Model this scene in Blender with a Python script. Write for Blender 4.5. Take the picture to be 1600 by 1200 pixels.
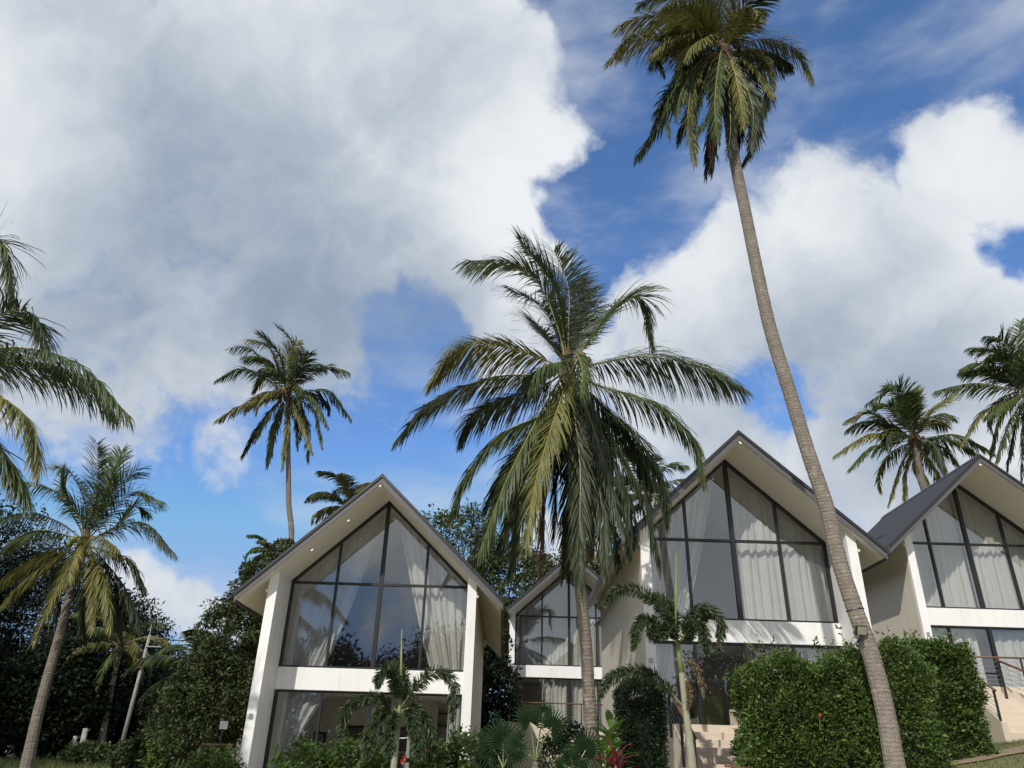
import bpy, math, random
import numpy as np
from mathutils import Matrix, Vector

for o in list(bpy.data.objects):
    bpy.data.objects.remove(o, do_unlink=True)
SC = bpy.context.scene
COL = SC.collection
random.seed(7)
RNG = np.random.default_rng(11)

# ------------------------------------------------------------------ camera
EYE = 1.6
F_PX = 1175.0
PITCH = math.radians(26.86)
ROLL = math.radians(1.7)
cam_d = bpy.data.cameras.new('camera')
cam = bpy.data.objects.new('camera', cam_d)
COL.objects.link(cam)
SC.camera = cam
cam_d.sensor_width = 36.0
cam_d.lens = F_PX / 1600.0 * 36.0
cam_d.clip_end = 5000
cam_d.clip_start = 0.05
_R = Vector((1, 0, 0))
_U = Vector((0, -math.sin(PITCH), math.cos(PITCH)))
_Fw = Vector((0, math.cos(PITCH), math.sin(PITCH)))
_cr, _sr = math.cos(ROLL), math.sin(ROLL)
_r2 = _R * _cr + _U * _sr
_u2 = _R * -_sr + _U * _cr
_m = Matrix((( _r2.x, _u2.x, -_Fw.x, 0), (_r2.y, _u2.y, -_Fw.y, 0), (_r2.z, _u2.z, -_Fw.z, EYE), (0, 0, 0, 1)))
cam.matrix_world = _m


def ray(x, y):
    u0 = (x - 800) / F_PX
    v0 = (600 - y) / F_PX
    u = _cr * u0 - _sr * v0
    v = _sr * u0 + _cr * v0
    return np.array([u, math.cos(PITCH) - v * math.sin(PITCH), math.sin(PITCH) + v * math.cos(PITCH)])


def at(x, y, Y):
    """photograph pixel + distance north -> world point"""
    r = ray(x, y)
    p = r * (Y / r[1])
    p[2] += EYE
    return p


# ------------------------------------------------------------------ sun, exposure
SUN_AZ = math.radians(24.5)      # degrees to the left of straight behind the camera
SUN_EL = math.radians(39.0)
to_sun = Vector((-math.sin(SUN_AZ) * math.cos(SUN_EL), -math.cos(SUN_AZ) * math.cos(SUN_EL), math.sin(SUN_EL)))
sun_d = bpy.data.lights.new('sun', 'SUN')
sun_d.energy = 3.2
sun_d.angle = math.radians(0.53)
sun_d.color = (1.0, 0.95, 0.87)
sun = bpy.data.objects.new('sun', sun_d)
sun.rotation_euler = to_sun.to_track_quat('Z', 'Y').to_euler()
sun.location = (-20, -40, 40)
COL.objects.link(sun)
SC.view_settings.view_transform = 'Standard'
SC.view_settings.look = 'None'
SC.view_settings.gamma = 1
SC.view_settings.exposure = 0.16
SC.view_settings.use_curve_mapping = False

# ------------------------------------------------------------------ sky with clouds
W = bpy.data.worlds.new('World')
SC.world = W
W.use_nodes = True
nt = W.node_tree
nt.nodes.clear()


def wn(t, **kw):
    n = nt.nodes.new(t)
    for k, v in kw.items():
        setattr(n, k, v)
    return n


def lk(a, b):
    nt.links.new(a, b)


def wmath(op, a, b=None, c=None, clamp=False):
    n = wn('ShaderNodeMath', operation=op, use_clamp=clamp)
    for i, v in enumerate((a, b, c)):
        if v is None:
            continue
        if hasattr(v, 'node'):
            lk(v, n.inputs[i])
        else:
            n.inputs[i].default_value = v
    return n.outputs[0]


def wsmooth(x, lo, hi, a=0.0, b=1.0):
    n = wn('ShaderNodeMapRange', interpolation_type='SMOOTHSTEP')
    lk(x, n.inputs[0])
    n.inputs[1].default_value = lo
    n.inputs[2].default_value = hi
    n.inputs[3].default_value = a
    n.inputs[4].default_value = b
    return n.outputs[0]


def wvec(op, a, b):
    n = wn('ShaderNodeVectorMath', operation=op)
    for i, v in enumerate((a, b)):
        if hasattr(v, 'node'):
            lk(v, n.inputs[i])
        else:
            n.inputs[i].default_value = v
    return n


def wnoise(vec, scale, detail=6, rough=0.55, dist=0.0):
    n = wn('ShaderNodeTexNoise')
    n.inputs['Scale'].default_value = scale
    n.inputs['Detail'].default_value = detail
    n.inputs['Roughness'].default_value = rough
    n.inputs['Distortion'].default_value = dist
    lk(vec, n.inputs['Vector'])
    return n


tc = wn('ShaderNodeTexCoord')
DIR = tc.outputs['Generated']
warp = wnoise(DIR, 4.5, 4, 0.55)
wv = wvec('SUBTRACT', warp.outputs['Color'], (0.5, 0.5, 0.5))
wsc = wvec('SCALE', wv.outputs[0], (0, 0, 0))
wsc.inputs['Scale'].default_value = 0.20
WD = wvec('ADD', DIR, wsc.outputs[0]).outputs[0]


def blobs(lst, vec, soft=0.55):
    cur = None
    for (x, y, r, w) in lst:
        d = ray(x, y)
        k = 1.0 / np.linalg.norm(d)
        d = d * k
        rad = r / F_PX * k
        dist = wvec('DISTANCE', vec, tuple(d)).outputs['Value']
        s = wsmooth(dist, rad * soft, rad * 1.25, w, 0.0)
        cur = s if cur is None else wmath('MAXIMUM', cur, s)
    return cur


COVER = [(60, 120, 330, 1), (330, 180, 380, 1), (620, 160, 250, 1), (770, 130, 120, .95), (700, 330, 240, 1), (855, 270, 125, .9),
         (380, 420, 270, 1), (120, 500, 260, .9), (640, 410, 140, .9), (770, 490, 120, .9), (510, 490, 130, .95), (290, 530, 170, .92), (150, 650, 170, .52), (420, 650, 120, .46),
         (1290, 375, 150, .95), (1520, 325, 160, 1), (1150, 445, 130, .92), (1050, 520, 115, .9), (1290, 490, 230, 1),
         (1460, 510, 250, 1), (1100, 600, 180, .95), (1350, 700, 170, .95), (1040, 720, 150, .9), (1540, 740, 200, .95), (930, 620, 110, .8),
         (350, 700, 80, .6), (230, 930, 75, .8), (320, 950, 60, .75), (870, 850, 90, .8)]
HOLES = [(930, 320, 95, .85), (1010, 250, 110, .7), (480, 760, 120, .4), (655, 530, 88, .9), (1195, 620, 75, .6), (1555, 385, 60, .75), (905, 440, 50, .6)]
cov_in = blobs(COVER, WD)
hole = blobs(HOLES, WD)
cov_in = wmath('SUBTRACT', cov_in, hole)
frame = blobs([(800, 560, 1050, 1.0)], DIR, 0.8)
gen = wsmooth(wnoise(DIR, 2.3, 3, 0.5).outputs['Fac'], 0.36, 0.52)
cov = wmath('ADD', wmath('MULTIPLY', cov_in, frame), wmath('MULTIPLY', gen, wmath('SUBTRACT', 1.0, frame)))
f1 = wnoise(WD, 6.0, 7, 0.60).outputs['Fac']
f2 = wnoise(WD, 19.0, 5, 0.62).outputs['Fac']
f3 = wnoise(DIR, 62.0, 2, 0.6).outputs['Fac']
edge = wmath('ADD', wmath('MULTIPLY', wmath('SUBTRACT', f1, 0.5), 1.25), wmath('MULTIPLY', wmath('SUBTRACT', f2, 0.5), 0.95))
edge = wmath('ADD', edge, wmath('MULTIPLY', wmath('SUBTRACT', f3, 0.5), 0.30))
dens = wmath('ADD', cov, edge)
alpha = wsmooth(dens, 0.24, 0.88)
# light and shade inside the cloud: thick middles are grey, bulges towards the sun are bright
off = tuple(Vector(to_sun) * 0.030)
WD2 = wvec('ADD', WD, off).outputs[0]
relief = wmath('SUBTRACT', wnoise(WD, 8.0, 4, 0.55).outputs['Fac'], wnoise(WD2, 8.0, 4, 0.55).outputs['Fac'])
GREY = [(330, 320, 320, .62), (470, 470, 280, .60), (250, 170, 250, .48), (650, 130, 200, .28), (190, 540, 260, .58), (660, 490, 150, .5), (1430, 650, 220, .50), (1270, 560, 180, .38), (1110, 640, 170, .34), (1380, 420, 150, .20)]
BRIGHT = [(40, 180, 190, .32), (800, 300, 170, .38), (830, 410, 120, .25), (1240, 370, 120, .26), (1530, 300, 150, .38), (1080, 440, 110, .22), (1540, 700, 100, .25), (330, 20, 120, .12), (970, 740, 90, .3)]
WDs = wvec('ADD', DIR, wvec('SCALE', wv.outputs[0], (0, 0, 0)).outputs[0])
WDs.inputs[1].links[0].from_node.inputs['Scale'].default_value = 0.12
WDs = WDs.outputs[0]
g_in = wmath('MULTIPLY', wmath('SUBTRACT', blobs(GREY, WDs, 0.1), blobs(BRIGHT, WDs, 0.1)), frame)
g_out = wmath('MULTIPLY', wmath('MULTIPLY', gen, -0.12), wmath('SUBTRACT', 1.0, frame))
gsoft = wnoise(WD, 4.0, 4, 0.55).outputs['Fac']
grey = wmath('ADD', wmath('ADD', wmath('ADD', g_in, 0.36), g_out), wmath('MULTIPLY', wmath('SUBTRACT', gsoft, 0.5), 0.8))
grey = wmath('SUBTRACT', grey, wmath('MULTIPLY', relief, 0.9))
grey = wsmooth(grey, -0.12, 1.30)
ramp = wn('ShaderNodeMix', data_type='RGBA')
lk(grey, ramp.inputs['Factor'])
ramp.inputs[6].default_value = (0.80, 0.825, 0.855, 1)
ramp.inputs[7].default_value = (0.255, 0.33, 0.435, 1)
# thin high wisps over the blue
mp = wn('ShaderNodeMapping')
mp.inputs['Scale'].default_value = (1.6, 1.6, 4.5)
mp.inputs['Rotation'].default_value = (0.25, 0.35, 0.1)
lk(DIR, mp.inputs['Vector'])
wisp = wsmooth(wnoise(mp.outputs[0], 2.6, 5, 0.55).outputs['Fac'], 0.40, 0.76, 0.0, 0.58)
alpha = wmath('SUBTRACT', 1.0, wmath('MULTIPLY', wmath('SUBTRACT', 1.0, alpha), wmath('SUBTRACT', 1.0, wisp)))
sky = wn('ShaderNodeTexSky', sky_type='NISHITA', sun_disc=False)
sky.sun_elevation = SUN_EL
sky.sun_rotation = math.atan2(to_sun.x, to_sun.y)
sky.altitude = 400
sky.air_density = 0.92
sky.dust_density = 0.0
sky.ozone_density = 3.0
bg1 = wn('ShaderNodeBackground')
tint = wn('ShaderNodeMix', data_type='RGBA', blend_type='MULTIPLY')
tint.inputs['Factor'].default_value = 1.0
lk(sky.outputs[0], tint.inputs[6])
tint.inputs[7].default_value = (0.78, 0.97, 1.16, 1)      # camera white balance
clampn = wn('ShaderNodeMix', data_type='RGBA', blend_type='DARKEN')      # highlight roll-off of the pale horizon
clampn.inputs['Factor'].default_value = 1.0
lk(tint.outputs[2], clampn.inputs[6])
clampn.inputs[7].default_value = (0.26 / .15, 0.42 / .15, 0.70 / .15, 1)
lk(clampn.outputs[2], bg1.inputs['Color'])
bg1.inputs['Strength'].default_value = 0.15
bg2 = wn('ShaderNodeBackground')
lk(ramp.outputs[2], bg2.inputs['Color'])
bg2.inputs['Strength'].default_value = 0.95
mixw = wn('ShaderNodeMixShader')
lk(alpha, mixw.inputs[0])
lk(bg1.outputs[0], mixw.inputs[1])
lk(bg2.outputs[0], mixw.inputs[2])
outw = wn('ShaderNodeOutputWorld')
lk(mixw.outputs[0], outw.inputs[0])
W.cycles.sampling_method = 'MANUAL'
W.cycles.sample_map_resolution = 512
SC.cycles.max_bounces = 6
SC.cycles.transparent_max_bounces = 16
SC.cycles.caustics_reflective = False
SC.cycles.caustics_refractive = False

# ------------------------------------------------------------------ materials
MATS = {}


def pmat(name, col, rough=0.6, var=0.12, scale=6.0, bump=0.0, bscale=40.0, metal=0.0, spec=0.5, col2=None, island=False, trans=0.0, coord='Object'):
    """procedural principled material: base colour broken up by noise, optional bump, leaf translucency and per-leaf variation"""
    m = bpy.data.materials.new(name)
    m.use_nodes = True
    t = m.node_tree
    b = t.nodes['Principled BSDF']
    b.inputs['Roughness'].default_value = rough
    b.inputs['Metallic'].default_value = metal
    b.inputs['Specular IOR Level'].default_value = spec
    c2 = col2 if col2 else tuple(max(0.0, c * (1 - 2 * var)) for c in col)
    mix = t.nodes.new('ShaderNodeMix')
    mix.data_type = 'RGBA'
    mix.inputs[6].default_value = (*col, 1)
    mix.inputs[7].default_value = (*c2, 1)
    tcn = t.nodes.new('ShaderNodeTexCoord')
    if island:
        g = t.nodes.new('ShaderNodeNewGeometry')
        t.links.new(g.outputs['Random Per Island'], mix.inputs['Factor'])
    else:
        n = t.nodes.new('ShaderNodeTexNoise')
        n.inputs['Scale'].default_value = scale
        n.inputs['Detail'].default_value = 8
        n.inputs['Roughness'].default_value = 0.65
        t.links.new(tcn.outputs[coord], n.inputs['Vector'])
        mr = t.nodes.new('ShaderNodeMapRange')
        mr.inputs[1].default_value = 0.3
        mr.inputs[2].default_value = 0.7
        t.links.new(n.outputs['Fac'], mr.inputs[0])
        t.links.new(mr.outputs[0], mix.inputs['Factor'])
    t.links.new(mix.outputs[2], b.inputs['Base Color'])
    if bump > 0:
        n2 = t.nodes.new('ShaderNodeTexNoise')
        n2.inputs['Scale'].default_value = bscale
        n2.inputs['Detail'].default_value = 6
        t.links.new(tcn.outputs[coord], n2.inputs['Vector'])
        bp = t.nodes.new('ShaderNodeBump')
        bp.inputs['Strength'].default_value = bump
        bp.inputs['Distance'].default_value = 0.03
        t.links.new(n2.outputs['Fac'], bp.inputs['Height'])
        t.links.new(bp.outputs[0], b.inputs['Normal'])
    if trans > 0:
        tr = t.nodes.new('ShaderNodeBsdfTranslucent')
        t.links.new(mix.outputs[2], tr.inputs['Color'])
        ms = t.nodes.new('ShaderNodeMixShader')
        ms.inputs[0].default_value = trans
        t.links.new(b.outputs[0], ms.inputs[1])
        t.links.new(tr.outputs[0], ms.inputs[2])
        t.links.new(ms.outputs[0], t.nodes['Material Output'].inputs[0])
    MATS[name] = m
    return m


def streak_mat(name, col, dirt, amount, rough=0.6):
    """painted render: faint vertical rain streaks, blotches and fine bump"""
    m = pmat(name, col, rough, 0.03, 1.2, 0.14, 60)
    t = m.node_tree
    b = t.nodes['Principled BSDF']
    src = b.inputs['Base Color'].links[0].from_socket
    tcn = t.nodes.new('ShaderNodeTexCoord')
    mp_ = t.nodes.new('ShaderNodeMapping')
    mp_.inputs['Scale'].default_value = (5.0, 5.0, 0.35)
    t.links.new(tcn.outputs['Object'], mp_.inputs['Vector'])
    n1 = t.nodes.new('ShaderNodeTexNoise')
    n1.inputs['Scale'].default_value = 1.6
    n1.inputs['Detail'].default_value = 7
    t.links.new(mp_.outputs[0], n1.inputs['Vector'])
    n2 = t.nodes.new('ShaderNodeTexNoise')
    n2.inputs['Scale'].default_value = 0.8
    n2.inputs['Detail'].default_value = 5
    t.links.new(tcn.outputs['Object'], n2.inputs['Vector'])
    mu = t.nodes.new('ShaderNodeMath')
    mu.operation = 'MULTIPLY'
    t.links.new(n1.outputs['Fac'], mu.inputs[0])
    t.links.new(n2.outputs['Fac'], mu.inputs[1])
    mr = t.nodes.new('ShaderNodeMapRange')
    mr.inputs[1].default_value = 0.22
    mr.inputs[2].default_value = 0.42
    mr.inputs[4].default_value = amount
    t.links.new(mu.outputs[0], mr.inputs[0])
    mx = t.nodes.new('ShaderNodeMix')
    mx.data_type = 'RGBA'
    t.links.new(mr.outputs[0], mx.inputs['Factor'])
    t.links.new(src, mx.inputs[6])
    mx.inputs[7].default_value = (*dirt, 1)
    t.links.new(mx.outputs[2], b.inputs['Base Color'])
    return m


def trunk_mat(name, col, rings=7.0):
    """coconut bark: irregular ring scars, cracks and pale lichen patches"""
    m = pmat(name, col, 0.92, 0.2, 7, 0.7, 34)
    t = m.node_tree
    b = t.nodes['Principled BSDF']
    src = b.inputs['Base Color'].links[0].from_socket
    tcn = t.nodes.new('ShaderNodeTexCoord')
    wv_ = t.nodes.new('ShaderNodeTexWave')
    wv_.wave_type = 'BANDS'
    wv_.bands_direction = 'Z'
    wv_.inputs['Scale'].default_value = rings * .62
    wv_.inputs['Distortion'].default_value = 5.5
    wv_.inputs['Detail'].default_value = 4
    wv_.inputs['Detail Scale'].default_value = 3.0
    t.links.new(tcn.outputs['Object'], wv_.inputs['Vector'])
    mr = t.nodes.new('ShaderNodeMapRange')
    mr.inputs[1].default_value = 0.05
    mr.inputs[2].default_value = 0.45
    mr.inputs[3].default_value = 0.36
    mr.inputs[4].default_value = 0.0
    t.links.new(wv_.outputs['Fac'], mr.inputs[0])
    mx = t.nodes.new('ShaderNodeMix')
    mx.data_type = 'RGBA'
    t.links.new(mr.outputs[0], mx.inputs['Factor'])
    t.links.new(src, mx.inputs[6])
    mx.inputs[7].default_value = (col[0] * .42, col[1] * .38, col[2] * .36, 1)
    n2 = t.nodes.new('ShaderNodeTexNoise')
    n2.inputs['Scale'].default_value = 2.6
    n2.inputs['Detail'].default_value = 8
    n2.inputs['Roughness'].default_value = 0.7
    t.links.new(tcn.outputs['Object'], n2.inputs['Vector'])
    m2 = t.nodes.new('ShaderNodeMapRange')
    m2.inputs[1].default_value = 0.56
    m2.inputs[2].default_value = 0.68
    m2.inputs[4].default_value = 0.55
    t.links.new(n2.outputs['Fac'], m2.inputs[0])
    mx2 = t.nodes.new('ShaderNodeMix')
    mx2.data_type = 'RGBA'
    t.links.new(m2.outputs[0], mx2.inputs['Factor'])
    t.links.new(mx.outputs[2], mx2.inputs[6])
    mx2.inputs[7].default_value = (0.36, 0.35, 0.31, 1)
    t.links.new(mx2.outputs[2], b.inputs['Base Color'])
    bp = [n for n in t.nodes if n.type == 'BUMP'][0]
    ad = t.nodes.new('ShaderNodeMath')
    ad.operation = 'ADD'
    hs = bp.inputs['Height'].links[0].from_socket
    t.links.new(hs, ad.inputs[0])
    ws = t.nodes.new('ShaderNodeMath')
    ws.operation = 'MULTIPLY'
    ws.inputs[1].default_value = 0.45
    t.links.new(wv_.outputs['Fac'], ws.inputs[0])
    t.links.new(ws.outputs[0], ad.inputs[1])
    t.links.new(ad.outputs[0], bp.inputs['Height'])
    return m


def glass_mat():
    m = bpy.data.materials.new('window_glass')
    m.use_nodes = True
    t = m.node_tree
    t.nodes.clear()
    o = t.nodes.new('ShaderNodeOutputMaterial')
    tr = t.nodes.new('ShaderNodeBsdfTransparent')
    tr.inputs[0].default_value = (0.84, 0.86, 0.86, 1)
    gl = t.nodes.new('ShaderNodeBsdfGlossy')
    gl.inputs['Roughness'].default_value = 0.0
    gl.inputs[0].default_value = (0.92, 0.96, 1, 1)
    tcn = t.nodes.new('ShaderNodeTexCoord')
    n = t.nodes.new('ShaderNodeTexNoise')
    n.inputs['Scale'].default_value = 1.1
    n.inputs['Detail'].default_value = 1
    t.links.new(tcn.outputs['Object'], n.inputs['Vector'])
    bp = t.nodes.new('ShaderNodeBump')
    bp.inputs['Strength'].default_value = 0.05
    bp.inputs['Distance'].default_value = 0.05
    t.links.new(n.outputs['Fac'], bp.inputs['Height'])
    t.links.new(bp.outputs[0], gl.inputs['Normal'])
    lw = t.nodes.new('ShaderNodeLayerWeight')      # reflection grows towards grazing view, the same from both sides
    lw.inputs[0].default_value = 0.5
    pw = t.nodes.new('ShaderNodeMath')
    pw.operation = 'POWER'
    t.links.new(lw.outputs['Facing'], pw.inputs[0])
    pw.inputs[1].default_value = 3.5
    fr = t.nodes.new('ShaderNodeMath')
    fr.operation = 'MULTIPLY_ADD'
    t.links.new(pw.outputs[0], fr.inputs[0])
    fr.inputs[1].default_value = 0.75
    fr.inputs[2].default_value = 0.18
    ms = t.nodes.new('ShaderNodeMixShader')
    t.links.new(fr.outputs[0], ms.inputs[0])
    t.links.new(tr.outputs[0], ms.inputs[1])
    t.links.new(gl.outputs[0], ms.inputs[2])
    t.links.new(ms.outputs[0], o.inputs[0])
    MATS['window_glass'] = m


def emit_mat(name, col, s):
    m = bpy.data.materials.new(name)
    m.use_nodes = True
    b = m.node_tree.nodes['Principled BSDF']
    b.inputs['Base Color'].default_value = (0.8, 0.8, 0.78, 1)
    b.inputs['Emission Color'].default_value = (*col, 1)
    b.inputs['Emission Strength'].default_value = s
    MATS[name] = m


glass_mat()
emit_mat('lamp_glow', (1, 0.93, 0.8), 1.1)
streak_mat('white_paint', (0.83, 0.83, 0.82), (0.55, 0.54, 0.50), 0.35, 0.55)
streak_mat('cream_wall', (0.66, 0.61, 0.51), (0.40, 0.36, 0.29), 0.35, 0.75)
pmat('soffit_cream', (0.82, 0.78, 0.67), 0.7, 0.04, 0.8, 0.08, 40)
pmat('roof_shingle', (0.042, 0.044, 0.050), 0.8, 0.22, 9, 0.6, 26)
pmat('fascia_grey', (0.105, 0.10, 0.108), 0.5, 0.08, 3)
pmat('trim_dark', (0.022, 0.022, 0.028), 0.45, 0.1, 5)
pmat('black_metal', (0.013, 0.014, 0.016), 0.4, 0.1, 5)
pmat('plaster_dim', (0.16, 0.155, 0.14), 0.8, 0.04, 1)  # darkened plaster copy: the dimness of the upper rooms is in the colour
pmat('plaster_lit', (0.80, 0.76, 0.67), 0.8, 0.03, 1)  # brightened plaster copy: ground floor brightness is lifted through the colour
pmat('floor_tile', (0.60, 0.57, 0.52), 0.4, 0.05, 2)
pmat('curtain_cloth', (0.66, 0.635, 0.58), 0.9, 0.05, 3, 0.15, 200, trans=0.12)
pmat('sheer_cloth', (0.68, 0.68, 0.66), 0.9, 0.05, 3, trans=0.25)
pmat('stair_stone', (0.62, 0.53, 0.42), 0.65, 0.06, 2.5, 0.2, 50)
pmat('handrail_wood', (0.17, 0.072, 0.038), 0.45, 0.22, 14)
pmat('steel_cable', (0.35, 0.35, 0.36), 0.35, 0.05, 5, metal=0.9)
trunk_mat('coconut_trunk', (0.25, 0.215, 0.18))
pmat('trunk_scar', (0.10, 0.075, 0.058), 0.95, 0.2, 6)
pmat('frond_leaf', (0.074, 0.106, 0.027), 0.5, spec=.32, col2=(0.040, 0.058, 0.018), island=True, trans=0.13)
pmat('frond_leaf_old', (0.185, 0.170, 0.042), 0.5, spec=.32, col2=(0.085, 0.098, 0.026), island=True, trans=0.13)
pmat('frond_leaf_deep', (0.040, 0.056, 0.019), 0.5, spec=.3, col2=(0.018, 0.030, 0.012), island=True, trans=0.1)
pmat('frond_leaf_dead', (0.16, 0.105, 0.055), 0.8, col2=(0.09, 0.06, 0.035), island=True, trans=0.1)
pmat('frond_rib', (0.24, 0.21, 0.06), 0.5, 0.15, 4)
pmat('frond_sheath', (0.14, 0.095, 0.055), 0.9, 0.3, 8, 0.6, 30)
pmat('coconut_husk', (0.19, 0.115, 0.03), 0.5, 0.2, 4)
pmat('coconut_green', (0.16, 0.19, 0.04), 0.45, 0.2, 4)
pmat('tree_leaf', (0.078, 0.098, 0.030), 0.5, spec=.3, col2=(0.022, 0.040, 0.014), island=True, trans=0.12)
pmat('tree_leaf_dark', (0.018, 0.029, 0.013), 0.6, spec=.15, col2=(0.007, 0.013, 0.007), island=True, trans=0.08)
pmat('tree_leaf_olive', (0.075, 0.080, 0.026), 0.5, col2=(0.035, 0.045, 0.016), island=True, trans=0.12)
pmat('hedge_leaf', (0.120, 0.185, 0.038), 0.5, spec=.3, col2=(0.034, 0.066, 0.015), island=True, trans=0.14)
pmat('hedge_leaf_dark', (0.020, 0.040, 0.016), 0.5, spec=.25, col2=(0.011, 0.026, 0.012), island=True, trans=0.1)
pmat('shrub_leaf', (0.085, 0.135, 0.026), 0.48, spec=.3, col2=(0.036, 0.075, 0.014), island=True, trans=0.16)
pmat('foxtail_leaf', (0.066, 0.088, 0.036), 0.48, spec=.35, col2=(0.030, 0.056, 0.022), island=True, trans=0.12)
pmat('foxtail_trunk', (0.32, 0.32, 0.235), 0.7, 0.16, 5, 0.3, 25)
pmat('foxtail_shaft', (0.20, 0.25, 0.09), 0.5, 0.15, 5)
pmat('fan_leaf', (0.018, 0.040, 0.013), 0.7, spec=.1, col2=(0.016, 0.034, 0.013), island=True, trans=0.1)
pmat('ginger_leaf', (0.12, 0.22, 0.03), 0.38, col2=(0.06, 0.125, 0.02), island=True, trans=0.2)
pmat('cordyline_leaf', (0.26, 0.018, 0.035), 0.4, col2=(0.11, 0.010, 0.022), island=True, trans=0.2)
pmat('red_petal', (0.50, 0.045, 0.02), 0.5, col2=(0.38, 0.03, 0.02), island=True, trans=0.2)
pmat('bark', (0.13, 0.105, 0.08), 0.9, 0.3, 5, 0.8, 20)
pmat('twig_core', (0.020, 0.024, 0.012), 0.95, 0.3, 5)
pmat('ground_grass', (0.105, 0.130, 0.042), 0.95, scale=0.9, col2=(0.19, 0.14, 0.08), bump=0.6, bscale=9)
pmat('grass_blade', (0.145, 0.175, 0.050), 0.6, col2=(0.070, 0.105, 0.026), island=True, trans=0.15)
pmat('dirt', (0.29, 0.215, 0.14), 0.95, 0.2, 2.5, 0.6, 14)
pmat('sand', (0.66, 0.60, 0.48), 0.95, 0.12, 1.5, 0.5, 20)
pmat('concrete', (0.42, 0.40, 0.36), 0.85, 0.15, 4, 0.4, 30)
pmat('pole_concrete', (0.36, 0.35, 0.33), 0.85, 0.2, 3, 0.3, 30)
pmat('red_sign', (0.36, 0.045, 0.03), 0.6, 0.2, 6)
pmat('galvanised', (0.45, 0.46, 0.47), 0.4, 0.1, 5, metal=0.8)
pmat('insulator', (0.06, 0.035, 0.03), 0.3, 0.1, 5)
pmat('lamp_lens', (0.26, 0.25, 0.17), 0.25, 0.12, 20)
pmat('picture_print', (0.55, 0.60, 0.62), 0.6, scale=3.2, col2=(0.03, 0.04, 0.05))
pmat('olive_cloth', (0.12, 0.125, 0.04), 0.7, 0.06, 3)
pmat('dark_wood', (0.05, 0.035, 0.028), 0.5, 0.2, 8)
pmat('sofa_cloth', (0.17, 0.17, 0.17), 0.85, 0.1, 4)
pmat('white_metal', (0.72, 0.72, 0.70), 0.45, 0.04, 3)

# ------------------------------------------------------------------ mesh helpers


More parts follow.
